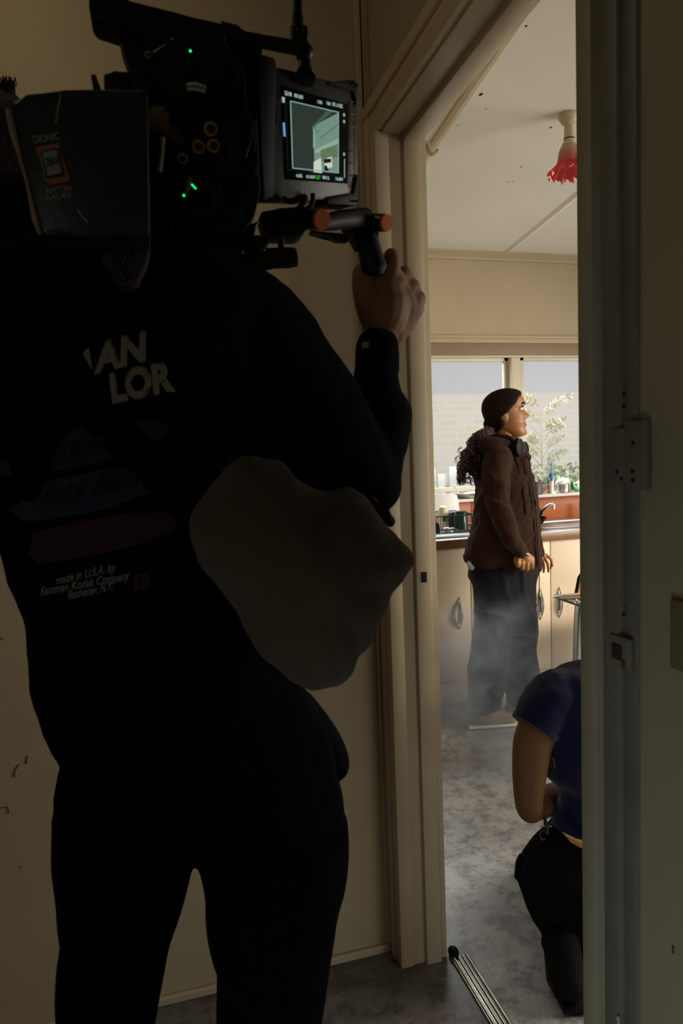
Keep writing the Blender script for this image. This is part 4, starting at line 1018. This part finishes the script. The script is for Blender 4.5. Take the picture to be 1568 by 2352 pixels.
b = bmesh.new()
for k in range(40):
    x_ = random.uniform(2, 34); p0 = at(x_, 222, .98); p1 = at(min(34, x_+random.uniform(-6, 8)), random.uniform(172, 195), .98); p2 = at(x_+random.uniform(-10, 12), random.uniform(185, 215), .97)
    tube(b, spline([tuple(p0), tuple(p1), tuple(p2)], 5), .0006, 4)
obj('hair_tuft', b, 'hair', hr_, auto=False)

# sweatshirt
b = bmesh.new()
sil(b, [(560, 40, 380, .14), (590, -20, 530, .2), (620, -70, 570, .23), (680, -110, 625, .25), (750, -125, 660, .26), (850, -120, 640, .27), (1000, -80, 600, .27), (1150, -40, 590, .26), (1250, -2, 600, .25), (1330, 28, 620, .25), (1415, 62, 640, .25), (1480, 62, 660, .25), (1560, 70, 690, .25), (1640, 93, 735, .26), (1700, 118, 745, .27), (1745, 142, 742, .27), (1760, 150, 730, .26)], OY, sm=4)
def armchain(bm, pr, n=24): chain(bm, pr, n=n, sm=6)
chain(b, [(oa(-30, 500, .06), .05), (oa(30, 540, .04), .07), (oa(100, 560, .04), .07), (oa(170, 590, .04), .06)])
chain(b, [(oa(20, 500, .20), .075), (oa(40, 560, .16), .085)])
armchain(b, [(oa(420, 770), .11), (oa(545, 800), .098), (oa(650, 900), .083), (oa(745, 1000, .0), .070), (oa(835, 1085, .01), .047), (oa(858, 1120, .02), .034)])
armchain(b, [(oa(850, 1110, .02), .043), (oa(858, 1060, .02), .041), (oa(868, 1005, .03), .043), (oa(868, 955, .04), .0455), (oa(862, 915, .05), .039), (oa(864, 875, .06), .0335), (oa(867, 835, .075), .0315), (oa(867, 805, .08), .0305)])
b = fuse(b, .004, 4)
rough(b, .004, 12, .002, 45)
sw = obj('sweatshirt', b, 'blackcloth', op, auto=False)
obj('cuff', ntube([oa(867, 850, .07), oa(867, 815, .08), oa(867, 795, .085), oa(868, 785, .087)], [.0305, .0308, .030, .0265], 24), 'sleeve', sw)
q = [at(x, y, .875) for x, y in ((831, 786), (846, 784), (846, 798), (832, 800))]
obj('cuff_tag', nprism([(831, 786), (846, 784), (846, 798), (832, 800)], .898, .003), 'labelw', sw)
# jeans
b = bmesh.new()
sil(b, [(1590, 240, 700, .2), (1640, 180, 736, .24), (1700, 150, 755, .27), (1750, 140, 762, .28), (1800, 127, 778, .28), (1850, 123, 786, .24), (1890, 126, 784, .14), (1920, 135, 770, .05)], OY, sm=4)
def legrows(rows, foot):
    rg = []
    for r in spline(rows, 4):
        a_, c_ = oa(r[1], r[0]), oa(r[2], r[0]); rg.append(((a_+c_)/2, (c_-a_)/2, V((0, r[3]/2, 0))))
    c0 = rg[-1][0]
    for z, w_, d_ in ((c0.z-.10, .057, .125), (.42, .054, .12), (.25, .052, .115), (.08, .054, .125), (.05, .056, .13)):
        rg.append((V((c0.x+foot*(c0.z-z), c0.y+.01, z)), V((w_, 0, 0)), V((0, d_/2, 0))))
    return rg
ringloft(b, legrows([(1850, 124, 452, .25), (1930, 123, 447, .23), (1985, 122, 437, .21), (2050, 127, 420, .19), (2110, 133, 402, .18), (2150, 140, 391, .17), (2200, 132, 380, .165), (2290, 129, 364, .155), (2352, 128, 354, .15), (2420, 128, 345, .145)], -.05))
ringloft(b, legrows([(1850, 430, 787, .25), (1930, 440, 789, .23), (1998, 458, 783, .21), (2060, 470, 767, .19), (2120, 472, 758, .18), (2180, 480, 750, .17), (2240, 494, 743, .165), (2352, 498, 728, .155), (2420, 500, 716, .15)], .06))
b = fuse(b, .0045, 2); rough(b, .003, 14)
jn = obj('jeans', b, 'jeans', op, auto=False)
b = bmesh.new(); sil(b, [(1592, 660, 712, .05), (1620, 670, 735, .07), (1660, 680, 765, .09), (1700, 690, 787, .10), (1735, 700, 797, .10), (1760, 705, 792, .09), (1786, 715, 775, .05)], OY+.08, sm=3); b = fuse(b, .004, 3)
obj('waist_pouch', b, 'blackcloth', op)
for x_, sgn in ((250, -.05), (610, .06)):
    c_ = oa(x_, 2352); X_ = c_.x + sgn*c_.z*.9
    b = bmesh.new(); chain(b, [(V((X_, .82, .045)), .040), (V((X_, .92, .045)), .044), (V((X_+.01, 1.04, .034)), .034)]); b = fuse(b, .005, 3)
    for v in b.verts: v.co.z = max(.004, v.co.z)
    obj('shoe', b, 'black', op)

# prints on the sweatshirt
tr = bvh_of(sw)
def decal(bm2d, A, B, up, name, m, off=.0022, parent=None):
    qm = quadmap(A, B, up); sk_ = onskin(tr, off, OY-.13)
    return obj(name, wrap(bm2d, lambda u, v: sk_(*qm(u, v))), m, parent or sw, False)
def pdecal(poly, name, m, off=.0018, cuts=7): 
    sk_ = onskin(tr, off, OY-.13); return obj(name, wrap(polybm(poly, cuts), lambda x, y: sk_(x, y)), m, sw, False)
decal(textbm('AN', 0, .05, 8), (215, 860), (334, 829), (2, -74), 'printed_letters', 'whited')
decal(textbm('LOR', 0, .05, 8), (258, 929), (402, 898), (-8, -74), 'printed_letters', 'whited')
pdecal([(190, 812), (204, 797), (212, 848), (206, 840)], 'printed_letters', 'whited')
pdecal([(308, 962), (340, 963), (372, 970), (388, 982), (384, 998), (356, 1012), (340, 1000), (322, 980)], 'green_band', 'tgreen', cuts=5)
pdecal([(115, 1062), (145, 1010), (165, 985), (190, 980), (258, 1048), (220, 1062), (118, 1081)], 'green_band', 'tgreen', cuts=6)
pdecal([(0, 1056), (20, 1058), (32, 1095), (0, 1090)], 'green_band', 'tgreen', cuts=3)
decal(textbm('nco.', .3, .01, 5), (136, 1058), (250, 1038), (0, -42), 'band_lettering', 'ink', .0036)
pdecal([(22, 1170), (50, 1152), (85, 1150), (110, 1105), (200, 1085), (280, 1072), (300, 1080), (320, 1100), (345, 1130), (240, 1168), (150, 1186), (95, 1195), (50, 1193)], 'blue_band', 'tblue', cuts=8)
decal(textbm('fety film', .35, .012, 9), (85, 1183), (310, 1135), (6, -66), 'band_lettering', 'ink', .0036)
pdecal([(66, 1270), (75, 1225), (110, 1215), (220, 1190), (300, 1178), (380, 1178), (405, 1192), (398, 1215), (330, 1245), (260, 1265), (150, 1285), (85, 1294)], 'red_band', 'tred', cuts=8)
decal(textbm('no. 2 autographic', .35, .01, 9), (100, 1262), (360, 1216), (3, -40), 'band_lettering', 'ink', .0036) if False else None
decal(textbm('nitrate base', .35, .01, 9), (100, 1264), (362, 1216), (3, -40), 'band_lettering', 'ink', .0036) if False else None
decal(textbm('made in U.S.A. by', .25, .004, 5), (128, 1348), (266, 1317), (0, -25), 'small_print', 'labelw')
decal(textbm('Eastman Kodak Company', .25, .004, 5), (93, 1374), (298, 1336), (0, -26), 'small_print', 'labelw')
decal(textbm('Rochester, N.Y.', .25, .004, 5), (156, 1380), (258, 1358), (0, -23), 'small_print', 'labelw')
pdecal([(307, 1322), (342, 1315), (344, 1350), (310, 1356)], 'red_square', 'tredk', cuts=3)
sk_ = onskin(tr, .0036, OY-.13)
for pl in ([(314, 1324), (319, 1323), (321, 1353), (316, 1354)], [(321, 1337), (336, 1319), (341, 1318), (325, 1338)], [(321, 1338), (325, 1338), (341, 1348), (334, 1350)]):
    obj('square_emblem', wrap(polybm(pl, 2), lambda x, y: sk_(x, y)), 'ink', sw, False)

# shoulder bag / taupe cloth bag under the arm
bgp = [(470, 1128), (495, 1100), (520, 1068), (555, 1050), (610, 1052), (650, 1062), (675, 1095), (720, 1115), (760, 1122), (800, 1115), (840, 1132), (875, 1170), (905, 1210), (940, 1250), (960, 1283), (945, 1315), (915, 1355), (890, 1390), (868, 1420), (852, 1458), (838, 1490), (812, 1512), (802, 1548), (775, 1576), (735, 1588), (690, 1580), (650, 1552), (600, 1500), (560, 1440), (510, 1370), (455, 1300), (436, 1245), (436, 1190)]
def pillow(poly, Y, thick, rings=9, lean=0.0):
    cx_ = sum(p[0] for p in poly)/len(poly); cy_ = sum(p[1] for p in poly)/len(poly)
    q = spline(poly+[poly[0]], 3)[:-1]; b = bmesh.new(); n = len(q); R = []
    def yy(px_, py_): return Y + lean*(px_-cx_)/500
    for s in (-1, 1):
        rr = []
        for i in range(rings+1):
            f_ = 1-i/rings; k_ = cos(f_*pi/2)**.75*thick/2*s; sc_ = max(sin(f_*pi/2), .0) if False else f_**.8
            if i == rings: rr.append([b.verts.new(at(cx_, cy_, yy(cx_, cy_))+V((0, k_, 0)))])
            else: rr.append([b.verts.new(at(cx_+(p[0]-cx_)*sc_, cy_+(p[1]-cy_)*sc_, yy(cx_+(p[0]-cx_)*sc_, 0))+V((0, k_, 0))) for p in q])
        for a_, c_ in zip(rr, rr[1:-1]):
            for k in range(n): b.faces.new((a_[k], a_[(k+1) % n], c_[(k+1) % n], c_[k]))
        for k in range(n): b.faces.new((rr[-2][k], rr[-2][(k+1) % n], rr[-1][0]))
    bmesh.ops.remove_doubles(b, verts=b.verts[:], dist=.0004); return b
b = pillow(bgp, .72, .15, lean=.04); b = fuse(b, .004, 3); folds(b, (.8, 0, .6), 7, .006, 5); rough(b, .006, 12, .002, 50)
bgo = empty('shoulder_bag', tuple(at(700, 1580, .72)), 'bulky taupe cloth bag slung under the operator’s right arm', 'bag')
bo = obj('bag_body', b, 'bag', bgo, auto=False)
tb2 = bvh_of(bo); s2 = onskin(tb2, .001, .66)
obj('seam', ntube([s2(x, y) for x, y in ((722, 1122), (705, 1150), (690, 1175), (676, 1198))], .0012, 5), 'bag', bgo)
obj('bag_flap', nprism([(855, 1135), (888, 1172), (905, 1185), (912, 1200), (900, 1215), (870, 1178)], .80, .02, bev=.004), 'bag', bgo)

# ================================================================== CINEMA CAMERA RIG
rg = empty('cinema_camera', tuple(at(430, 560, .74)), 'black cinema camera rig with monitor and battery on the operator’s shoulder', 'camera')
def part(name, bm, m, parent=rg, **k): return obj(name, bm, m, parent, **k)
body_poly = [(338, 200), (345, 168), (345, 116), (392, 104), (392, 80), (520, 92), (528, 130), (545, 160), (556, 210), (566, 255), (590, 262), (598, 440), (584, 500), (560, 525), (345, 548), (330, 500)]
cbd = part('camera_body', nprism(body_poly, .74, .12, bev=.003), 'blackm')
part('matte_box', nprism([(520, 92), (560, 128), (600, 132), (600, 160), (545, 162), (525, 130)], .80, .05, bev=.003), 'black')
for pl in ([(553, 190), (592, 197), (592, 208), (556, 206)], [(560, 222), (592, 226), (592, 242), (564, 240)]):
    part('side_rail', nprism(pl, .80, .02, bev=.001), 'black')
# battery
BYc = .655
battpoly = [(16, 240), (24, 226), (60, 218), (100, 214), (150, 207), (210, 206), (340, 198), (346, 540), (230, 543), (112, 541), (93, 536), (86, 520), (60, 420), (34, 320)]
bat = part('battery', nprism(battpoly, BYc, .10, bev=.006), 'batt', label='dark grey-green battery with white and orange label')
pb = (V((0, BYc-.0008, 0)), V((0, 1, 0))); bp = lambda x, y: onpl(x, y, *pb)
part('edge_trim', ntube([at(x, y, BYc-.001) for x, y in ((18, 252), (24, 275), (33, 315), (47, 365), (62, 420), (72, 465), (82, 510), (92, 538))], [.0025, .003, .003, .0015, .0014, .002, .0026, .0014], 6), 'battrim', bat)
def bdec(bm2d, A, B, up, name, m, off=0): qm = quadmap(A, B, up); return part(name, wrap(bm2d, lambda u, v: bp(*qm(u, v))-V((0, off+.0012, 0)), False), m, bat, smooth=False)
bdec(textbm('DIONIC', .0, .02), (79, 332), (139, 322), (-5, -18), 'battery_lettering', 'labelw')
bdec(textbm('ANTON', .0, .02), (107, 447), (166, 440), (-4, -14), 'battery_lettering', 'labelw')
bdec(textbm('BAUER', .0, .02), (110, 462), (169, 455), (-4, -13), 'battery_lettering', 'labelw')
def bpoly(poly, name, m, off): return part(name, wrap(polybm(poly), lambda x, y: bp(x, y)-V((0, off+.0006, 0)), False), m, bat, smooth=False)
bpoly([(82, 338), (134, 330), (162, 416), (112, 426)], 'orange_label', 'labelor', 0)
bpoly([(91, 348), (136, 338), (151, 408), (106, 417)], 'label_border', 'labelw', .0009)
bpoly([(93, 350), (134, 341), (148, 406), (108, 414)], 'label_ground', 'ink', .0017)
bpoly([(97, 354), (131, 347), (143, 400), (111, 408)], 'label_square', 'labelw', .0025)
bdec(textbm('26V', .0, .01), (108, 388), (139, 381), (-4, -20), 'label_number', 'ink', .0034)
bdec(textbm('98WH', .0, .01), (108, 400), (137, 395), (-2, -8), 'label_number', 'ink', .0034) if False else None
part('battery_groove', ntube([at(x, y, BYc-.0008) for x, y in ((140, 215), (134, 250), (128, 285))], .0008, 5), 'labelw', bat)
part('battery_groove', ntube([at(x, y, BYc-.0008) for x, y in ((178, 480), (188, 495), (203, 512))], .0008, 5), 'labelw', bat)
part('top_fin', nprism([(208, 170), (219, 169), (232, 204), (214, 208)], .68, .02, bev=.001), 'black')
part('receiver_box', nprism([(237, 166), (262, 163), (306, 162), (312, 210), (239, 210)], .69, .06, bev=.003), 'black')
# handles
th_ = part('top_handle', nprism([(202, -40), (204, 12), (208, 36), (220, 49), (272, 62), (400, 82), (505, 98), (522, 88), (520, 62), (504, 49), (400, 28), (300, 3), (236, -20)], .78, .035, bev=.004), 'black')
for k in range(7):
    x_ = 275+k*32; part('grip_rib', ntube([at(x_, 12+k*6.6, .779), at(x_+6, 50+k*6, .779)], .0016, 5), 'blackm', th_)
part('handle_strut', nprism([(270, 58), (308, 64), (312, 82), (326, 104), (345, 118), (350, 180), (306, 175), (290, 130), (277, 92)], .785, .03, bev=.002), 'black')
part('handle_rod', ntube([at(505, 72, .80), at(540, 82, .80), at(560, 88, .80), at(690, 112, .80)], [.010, .0105, .007, .0075], 12), 'blackm')
part('rod_clamp', nprism([(522, 90), (602, 108), (602, 128), (526, 126)], .80, .03, bev=.002), 'black')
part('cap_row', nprism([(343, 110), (352, 99), (378, 97), (392, 106), (392, 125), (343, 125)], .78, .04, bev=.002), 'black')
# articulated arm
part('arm_rod', ntube([at(683, -30, .82), at(683, 30, .82), at(684, 62, .82)], [.0055, .0055, .0065], 12), 'blackm')
b = bmesh.new(); tube(b, [at(683, 38, .82), at(684, 62, .82)], .0068, 12); sph(b, at(685, 72, .82), .0095, 1, 1, .8); tube(b, [at(669, 74, .82), at(703, 76, .82)], [.0075, .0075], 12); tube(b, [at(687, 85, .82), at(697, 118, .82)], .0085, 12); sph(b, at(698, 121, .82), .0112); tube(b, [at(699, 130, .82), at(700, 165, .82)], [.006, .009], 12)
part('arm_joint', b, 'blackm')
part('arm_foot', nprism([(690, 150), (710, 152), (726, 172), (726, 184), (678, 174), (680, 162)], .81, .02, bev=.002), 'black')

# monitor: TL, TR, BL corners
TL, TR, BL = at(622, 152, .80), at(823, 205, .885), at(612, 460, .80)
ex, ez = TR-TL, BL-TL; mn = ex.cross(ez).normalized()
if mn.dot(EYE-TL) < 0: mn = -mn
mpl = (TL, -mn)
mo = part('monitor', nprism([(628, 160), (640, 154), (822, 200), (822, 452), (700, 461), (622, 458)], 0, .022, bev=.002, plane=(TL, -mn)), mat('monitor_shell', (26, 25, 22), .5, bump=.05, scale=200))
part('left_guard', nprism([(588, 130), (606, 124), (632, 132), (637, 150), (632, 450), (612, 462), (600, 455), (600, 300)], 0, .03, bev=.003, plane=(TL+mn*.004, -mn)), 'black')
part('corner_guard', nprism([(752, 188), (812, 182), (823, 190), (823, 240), (817, 240), (815, 208), (760, 196)], 0, .03, bev=.002, plane=(TL+mn*.003, -mn)), 'black')
part('corner_guard', nprism([(752, 452), (815, 448), (817, 400), (823, 400), (823, 466), (815, 472), (752, 468)], 0, .03, bev=.002, plane=(TL+mn*.003, -mn)), 'black')
for (x_, y_) in ((811, 192), (820, 195), (811, 462), (820, 462), (623, 456)):
    b = bmesh.new(); sph(b, onpl(x_, y_, TL+mn*.0045, -mn), .0016, 1, 1, 1, 8); part('screw', b, 'blackm', mo)
def msol(poly, name, m, off, par=mo): return part(name, wrap(polybm(poly), lambda x, y: onpl(x, y, TL+mn*off, -mn)), m, par, smooth=False)
msol([(646, 196), (801, 240), (798, 422), (655, 412)], 'display_glass', mat('display_glass', (22, 21, 20), .2), .0008)
def emitmat(name, rgb, s=1.0):
    m = bpy.data.materials.new(name); m.use_nodes = True; nt = m.node_tree; nt.nodes.remove(nt.nodes['Principled BSDF'])
    e_ = nt.nodes.new('ShaderNodeEmission'); e_.inputs[0].default_value = tuple(lin(c) for c in rgb)+(1,); e_.inputs[1].default_value = s
    nt.links.new(e_.outputs[0], nt.nodes['Material Output'].inputs[0]); return m
S0 = emitmat('screen_dark', (46, 54, 48)); S1 = emitmat('screen_dim', (66, 84, 76)); S2 = emitmat('screen_mid', (112, 140, 124)); S3 = emitmat('screen_light', (142, 166, 150)); S4 = emitmat('screen_bright', (196, 206, 190)); SL = emitmat('screen_lines', (128, 168, 160)); ST = emitmat('screen_text', (150, 175, 170)); SG = emitmat('screen_green', (40, 190, 50)); SB = emitmat('screen_blue', (110, 150, 200)); SK = emitmat('screen_black', (28, 30, 24)); SW = emitmat('screen_wall', (98, 116, 88))
scr = msol([(667, 232), (777, 258), (777, 397), (672, 386)], 'screen', S0, .0018)
def ss(poly, m, off=.0028, name='screen_picture'): return msol(poly, name, m, off, mo)
ss([(718, 290), (777, 259), (777, 262), (777, 385), (777, 397), (722, 391), (720, 320)], S2)
ss([(718, 288), (752, 253), (765, 256), (725, 288), (722, 300)], S1, .0036)
ss([(719, 290), (722, 288), (724, 340), (719, 340)], SL, .0036)
ss([(722, 345), (735, 338), (777, 318), (777, 340), (736, 350), (724, 352)], S3, .0036)
ss([(736, 345), (777, 330), (777, 360), (736, 372)], SW, .0038)
ss([(720, 372), (737, 362), (739, 398), (720, 395)], S4, .0040)
ss([(745, 372), (752, 362), (762, 360), (763, 384), (745, 388)], S4, .0042)
ss([(744, 366), (760, 364), (760, 373), (744, 375)], SK, .0046)
ss([(745, 380), (749, 380), (756, 392), (745, 393)], SK, .0046)
for A_, B_ in (((667, 232), (777, 258)), ((777, 258), (777, 397)), ((777, 397), (672, 386)), ((672, 386), (667, 232))):
    part('frame_line', ntube([onpl(A_[0], A_[1], TL+mn*.0048, -mn), onpl(B_[0], B_[1], TL+mn*.0048, -mn)], .0006, 4), SL, mo)
part('frame_line', ntube([onpl(735, 318, TL+mn*.0046, -mn), onpl(777, 285, TL+mn*.0046, -mn)], .0004, 4), S1, mo)
part('frame_line', ntube([onpl(723, 296, TL+mn*.0046, -mn), onpl(726, 304, TL+mn*.0046, -mn), onpl(732, 300, TL+mn*.0046, -mn)], .0004, 4), S1, mo)
def mtext(t, A, B, h_, m): 
    qm = quadmap(A, B, (-.5, -h_)); part('screen_text', wrap(textbm(t, 0, .02), lambda u, v: onpl(*qm(u, v), TL+mn*.002, -mn)), m, mo, smooth=False)
mtext('23.98', (654, 217), (670, 221), 9, ST); mtext('800 5600', (676, 222), (696, 227), 8, ST); mtext('1/50', (729, 236), (740, 239), 7, ST); mtext('180', (750, 239), (759, 242), 7, ST); mtext('ND .6 REC', (763, 242), (787, 248), 8, ST)
mtext('4.5K', (680, 406), (695, 407), 7, ST); mtext('4:3 ARW', (703, 408), (724, 410), 7, ST); mtext('LUT', (726, 410), (736, 411), 8, SG); mtext('B012', (741, 410), (756, 412), 7, ST); mtext('16.8V', (771, 413), (788, 415), 7, ST)
ss([(647, 222), (654, 224), (654, 236), (648, 235)], ST, .002, 'screen_icon'); ss([(649, 281), (654, 282), (656, 314), (651, 313)], SB, .002, 'screen_icon')
for y_ in (260, 275, 350): ss([(788, y_), (792, y_+1), (792, y_+8), (788, y_+7)], ST, .002, 'screen_icon')
part('screen_bar', ntube([onpl(791, 365, TL+mn*.002, -mn), onpl(791, 408, TL+mn*.002, -mn)], .0005, 4), ST, mo)
for k in range(7):
    y0_ = 233+k*28.5; P = [onpl(x, y, TL+mn*.0012, -mn) for x, y in ((804, y0_), (816.5, y0_+2), (817, y0_+29), (805, y0_+27))]
    part('button_outline', ntube(P+[P[0]], .0006, 4), 'ochre', mo)
part('side_button', ntube([onpl(632, 245, TL+mn*.001, -mn), onpl(633, 280, TL+mn*.001, -mn)], .002, 6), 'blackm', mo)
# cable loops under monitor
part('monitor_cable', ntube(spline([tuple(at(x, y, .83)) for x, y in ((718, 445), (718, 462), (712, 475), (700, 482))], 5), .003, 8), 'black')
part('monitor_cable', ntube(spline([tuple(at(x, y, .81)) for x, y in ((648, 455), (668, 462), (700, 452), (690, 475), (668, 490))], 5), .0035, 8), 'blackm')

# side clutter of connectors
cy = .735; ca = lambda x, y, d=0: at(x, y, cy+d)
def disc(x, y, r, name, m, l=.010, dx=0): return part(name, ntube([ca(x, y), ca(x+dx, y, -l)], [PX(r, cy), PX(r, cy)*.9], 16), m)
part('yellow_tape_flag', nprism([(342, 248), (350, 242), (368, 240), (384, 247), (390, 262), (389, 308), (368, 298), (352, 293), (341, 296)], .725, .008, bev=.002), 'yellow')
part('tape_tail', nprism([(389, 288), (404, 282), (414, 292), (424, 334), (405, 328), (370, 303), (390, 310)], .727, .006, bev=.001), 'olive')
part('lever', ntube([ca(374, 318, -.01), ca(372, 350, -.012), ca(366, 396, -.01)], [.0035, .003, .0035], 8), 'chrome')
for a_ in ((483, 296, 16, 'brass'), (455, 337, 15, 'brass'), (490, 335, 15, 'brass'), (420, 364, 12, 'steel'), (379, 452, 13, 'blackm'), (500, 458, 17, 'blackm'), (334, 224, 13, 'blackm'), (339, 126, 7, 'brass'), (540, 350, 18, 'blackm')):
    d_ = disc(a_[0], a_[1], a_[2], 'connector', a_[3]); part('connector_core', ntube([ca(a_[0], a_[1], -.0095), ca(a_[0], a_[1], -.013)], PX(a_[2]*.5, cy), 12), 'black', d_)
part('cable_plug', ntube([ca(428, 202, -.01), ca(450, 200, -.01), ca(472, 208, -.01)], [.0045, .005, .0045], 10), 'steel')
for pts, m in (([(430, 200), (405, 205), (385, 235), (380, 260)], 'black'), ([(436, 408), (432, 430), (424, 452)], 'capo'), ([(445, 428), (470, 440), (495, 435), (505, 425)], 'blackm'), ([(350, 320), (345, 370), (352, 430), (370, 450)], 'black'), ([(500, 350), (520, 380), (545, 378), (585, 380)], 'black'), ([(540, 120), (555, 160), (560, 230), (575, 300), (560, 360)], 'blackm'), ([(410, 130), (420, 190), (395, 240)], 'blackm')):
    part('cable', ntube(spline([tuple(ca(x, y, -.008)) for x, y in pts], 5), .0026, 8), m)
for pl in ([(402, 480), (485, 478), (540, 470), (560, 485), (540, 500), (405, 495)], [(345, 480), (398, 470), (398, 540), (345, 545)], [(505, 275), (585, 270), (588, 345), (510, 340)], [(500, 370), (590, 375), (590, 405), (500, 400)], [(400, 110), (450, 118), (452, 175), (402, 172)], [(460, 130), (515, 138), (515, 190), (462, 188)]):
    part('side_module', nprism(pl, .728, .02, bev=.002), 'blackm')
for x_, y_ in ((437, 117), (422, 449)):
    b = bmesh.new(); sph(b, ca(x_, y_, -.014), .0013); part('indicator_light', b, 'led')
part('indicator_light', ntube([ca(440, 423, -.012), ca(450, 434, -.012)], .0009, 6), 'led')
# underside
part('base_plate', nprism([(230, 560), (345, 545), (560, 522), (598, 505), (585, 530), (575, 548), (600, 545), (618, 556), (604, 570), (560, 566), (560, 585), (500, 600), (345, 592), (240, 590)], .76, .08, bev=.002), 'blackm')
part('shoulder_pad', nprism([(228, 588), (248, 574), (345, 570), (338, 600), (312, 655), (280, 657), (262, 618), (240, 610)], .70, .03, bev=.004), 'padbrown')
part('pad_strap', ntube(spline([tuple(at(x, y, .697)) for x, y in ((290, 575), (272, 598), (276, 625), (288, 640))], 5), .005, 8), 'black')
part('support_rod', ntube([at(480, 592, .80), at(560, 603, .80), at(620, 598, .80)], [.0095, .0105, .0105], 16), 'blackm')
b = ntube([at(612, 594, .80), at(668, 592, .80), at(679, 591, .80)], [.0115, .0115, .0105], 20); part('rod_end', b, 'black')
part('rod_pin', ntube([at(645, 549, .80), at(646, 580, .80)], .0038, 10), 'black')
part('clamp_lever', nprism([(555, 538), (600, 538), (618, 548), (620, 560), (600, 566), (560, 556)], .79, .02, bev=.003), 'black')
part('clamp_lever', nprism([(590, 566), (600, 560), (604, 575), (596, 590), (585, 588)], .79, .02, bev=.002), 'black')
# rosette arms with orange caps
part('rosette_arm', nprism([(598, 484), (640, 478), (690, 472), (706, 482), (706, 528), (690, 540), (622, 538), (608, 520)], .81, .04, bev=.004), 'black')
def capped(x0, x1, y, Y, r, name):
    a_, c_, d_ = at(x0, y-2, Y+.02), at(x1-10, y, Y-.012), at(x1-4, y, Y-.016)
    h_ = part(name, ntube([a_, c_], PX(r, Y), 24), 'blackm'); part('orange_cap', ntube([c_, d_], PX(r-1, Y), 24), 'capo', h_)
capped(684, 745, 505, .81, 23, 'arm_tube')
capped(838, 893, 512, .92, 19, 'arm_tube')
part('handle_arm', ntube([at(740, 512, .85), at(780, 505, .88), at(838, 500, .925)], [.010, .012, .013], 14), 'black')
part('handle_knuckle', nprism([(795, 492), (828, 487), (847, 485), (850, 520), (872, 530), (868, 560), (822, 560), (812, 528), (796, 520)], .92, .03, bev=.003), 'black')
part('arm_lever', nprism([(712, 528), (760, 534), (800, 536), (812, 545), (800, 553), (772, 552), (757, 540), (714, 534)], .87, .015, bev=.002), 'blackm')
b = ntube([at(843, 545, .93), at(850, 580, .93), at(860, 618, .93), at(862, 634, .93)], [.0145, .0165, .0185, .012], 20); part('hand_grip', b, 'black')
part('grip_trigger', nprism([(817, 558), (824, 556), (826, 574), (819, 572)], .925, .014, bev=.001), 'black')

# ================================================================== SMOKE
sm_ = bpy.data.materials.new('drifting_smoke'); sm_.use_nodes = True; nt = sm_.node_tree; nt.nodes.remove(nt.nodes['Principled BSDF'])
vsn = nt.nodes.new('ShaderNodeVolumeScatter'); vsn.inputs['Color'].default_value = (.93, .95, 1, 1); vsn.inputs['Anisotropy'].default_value = .2
tc = nt.nodes.new('ShaderNodeTexCoord')
nz = nt.nodes.new('ShaderNodeTexNoise'); nz.inputs['Scale'].default_value = 5.5; nz.inputs['Detail'].default_value = 7; nz.inputs['Distortion'].default_value = .8
nt.links.new(tc.outputs['Object'], nz.inputs['Vector'])
mr = nt.nodes.new('ShaderNodeMapRange'); mr.inputs[1].default_value = .50; mr.inputs[2].default_value = .66; mr.inputs[3].default_value = .06; mr.inputs[4].default_value = 1
nt.links.new(nz.outputs['Fac'], mr.inputs[0])
gr = nt.nodes.new('ShaderNodeTexGradient'); gr.gradient_type = 'QUADRATIC_SPHERE'
mp = nt.nodes.new('ShaderNodeMapping'); mp.inputs['Scale'].default_value = (1.45, 1.35, 1.85)
nt.links.new(tc.outputs['Object'], mp.inputs[0]); nt.links.new(mp.outputs[0], gr.inputs[0])
m1 = nt.nodes.new('ShaderNodeMath'); m1.operation = 'MULTIPLY'; m2 = nt.nodes.new('ShaderNodeMath'); m2.operation = 'MULTIPLY'; m2.inputs[1].default_value = 12.0
nt.links.new(mr.outputs[0], m1.inputs[0]); nt.links.new(gr.outputs[0], m1.inputs[1]); nt.links.new(m1.outputs[0], m2.inputs[0]); nt.links.new(m2.outputs[0], vsn.inputs['Density'])
nt.links.new(vsn.outputs[0], nt.nodes['Material Output'].inputs[1])
b = bmesh.new(); box(b, -.62, .66, -.62, .62, -.315, .6)
o = obj('smoke', b, sm_, None, False); o.location = (1.32, 2.42, .32)
tag(o, 'thin grey smoke drifting over the kitchen floor before the woman’s legs', 'smoke', kind='stuff')

for o in bpy.data.objects:
    if '_w' in o: del o['_w']
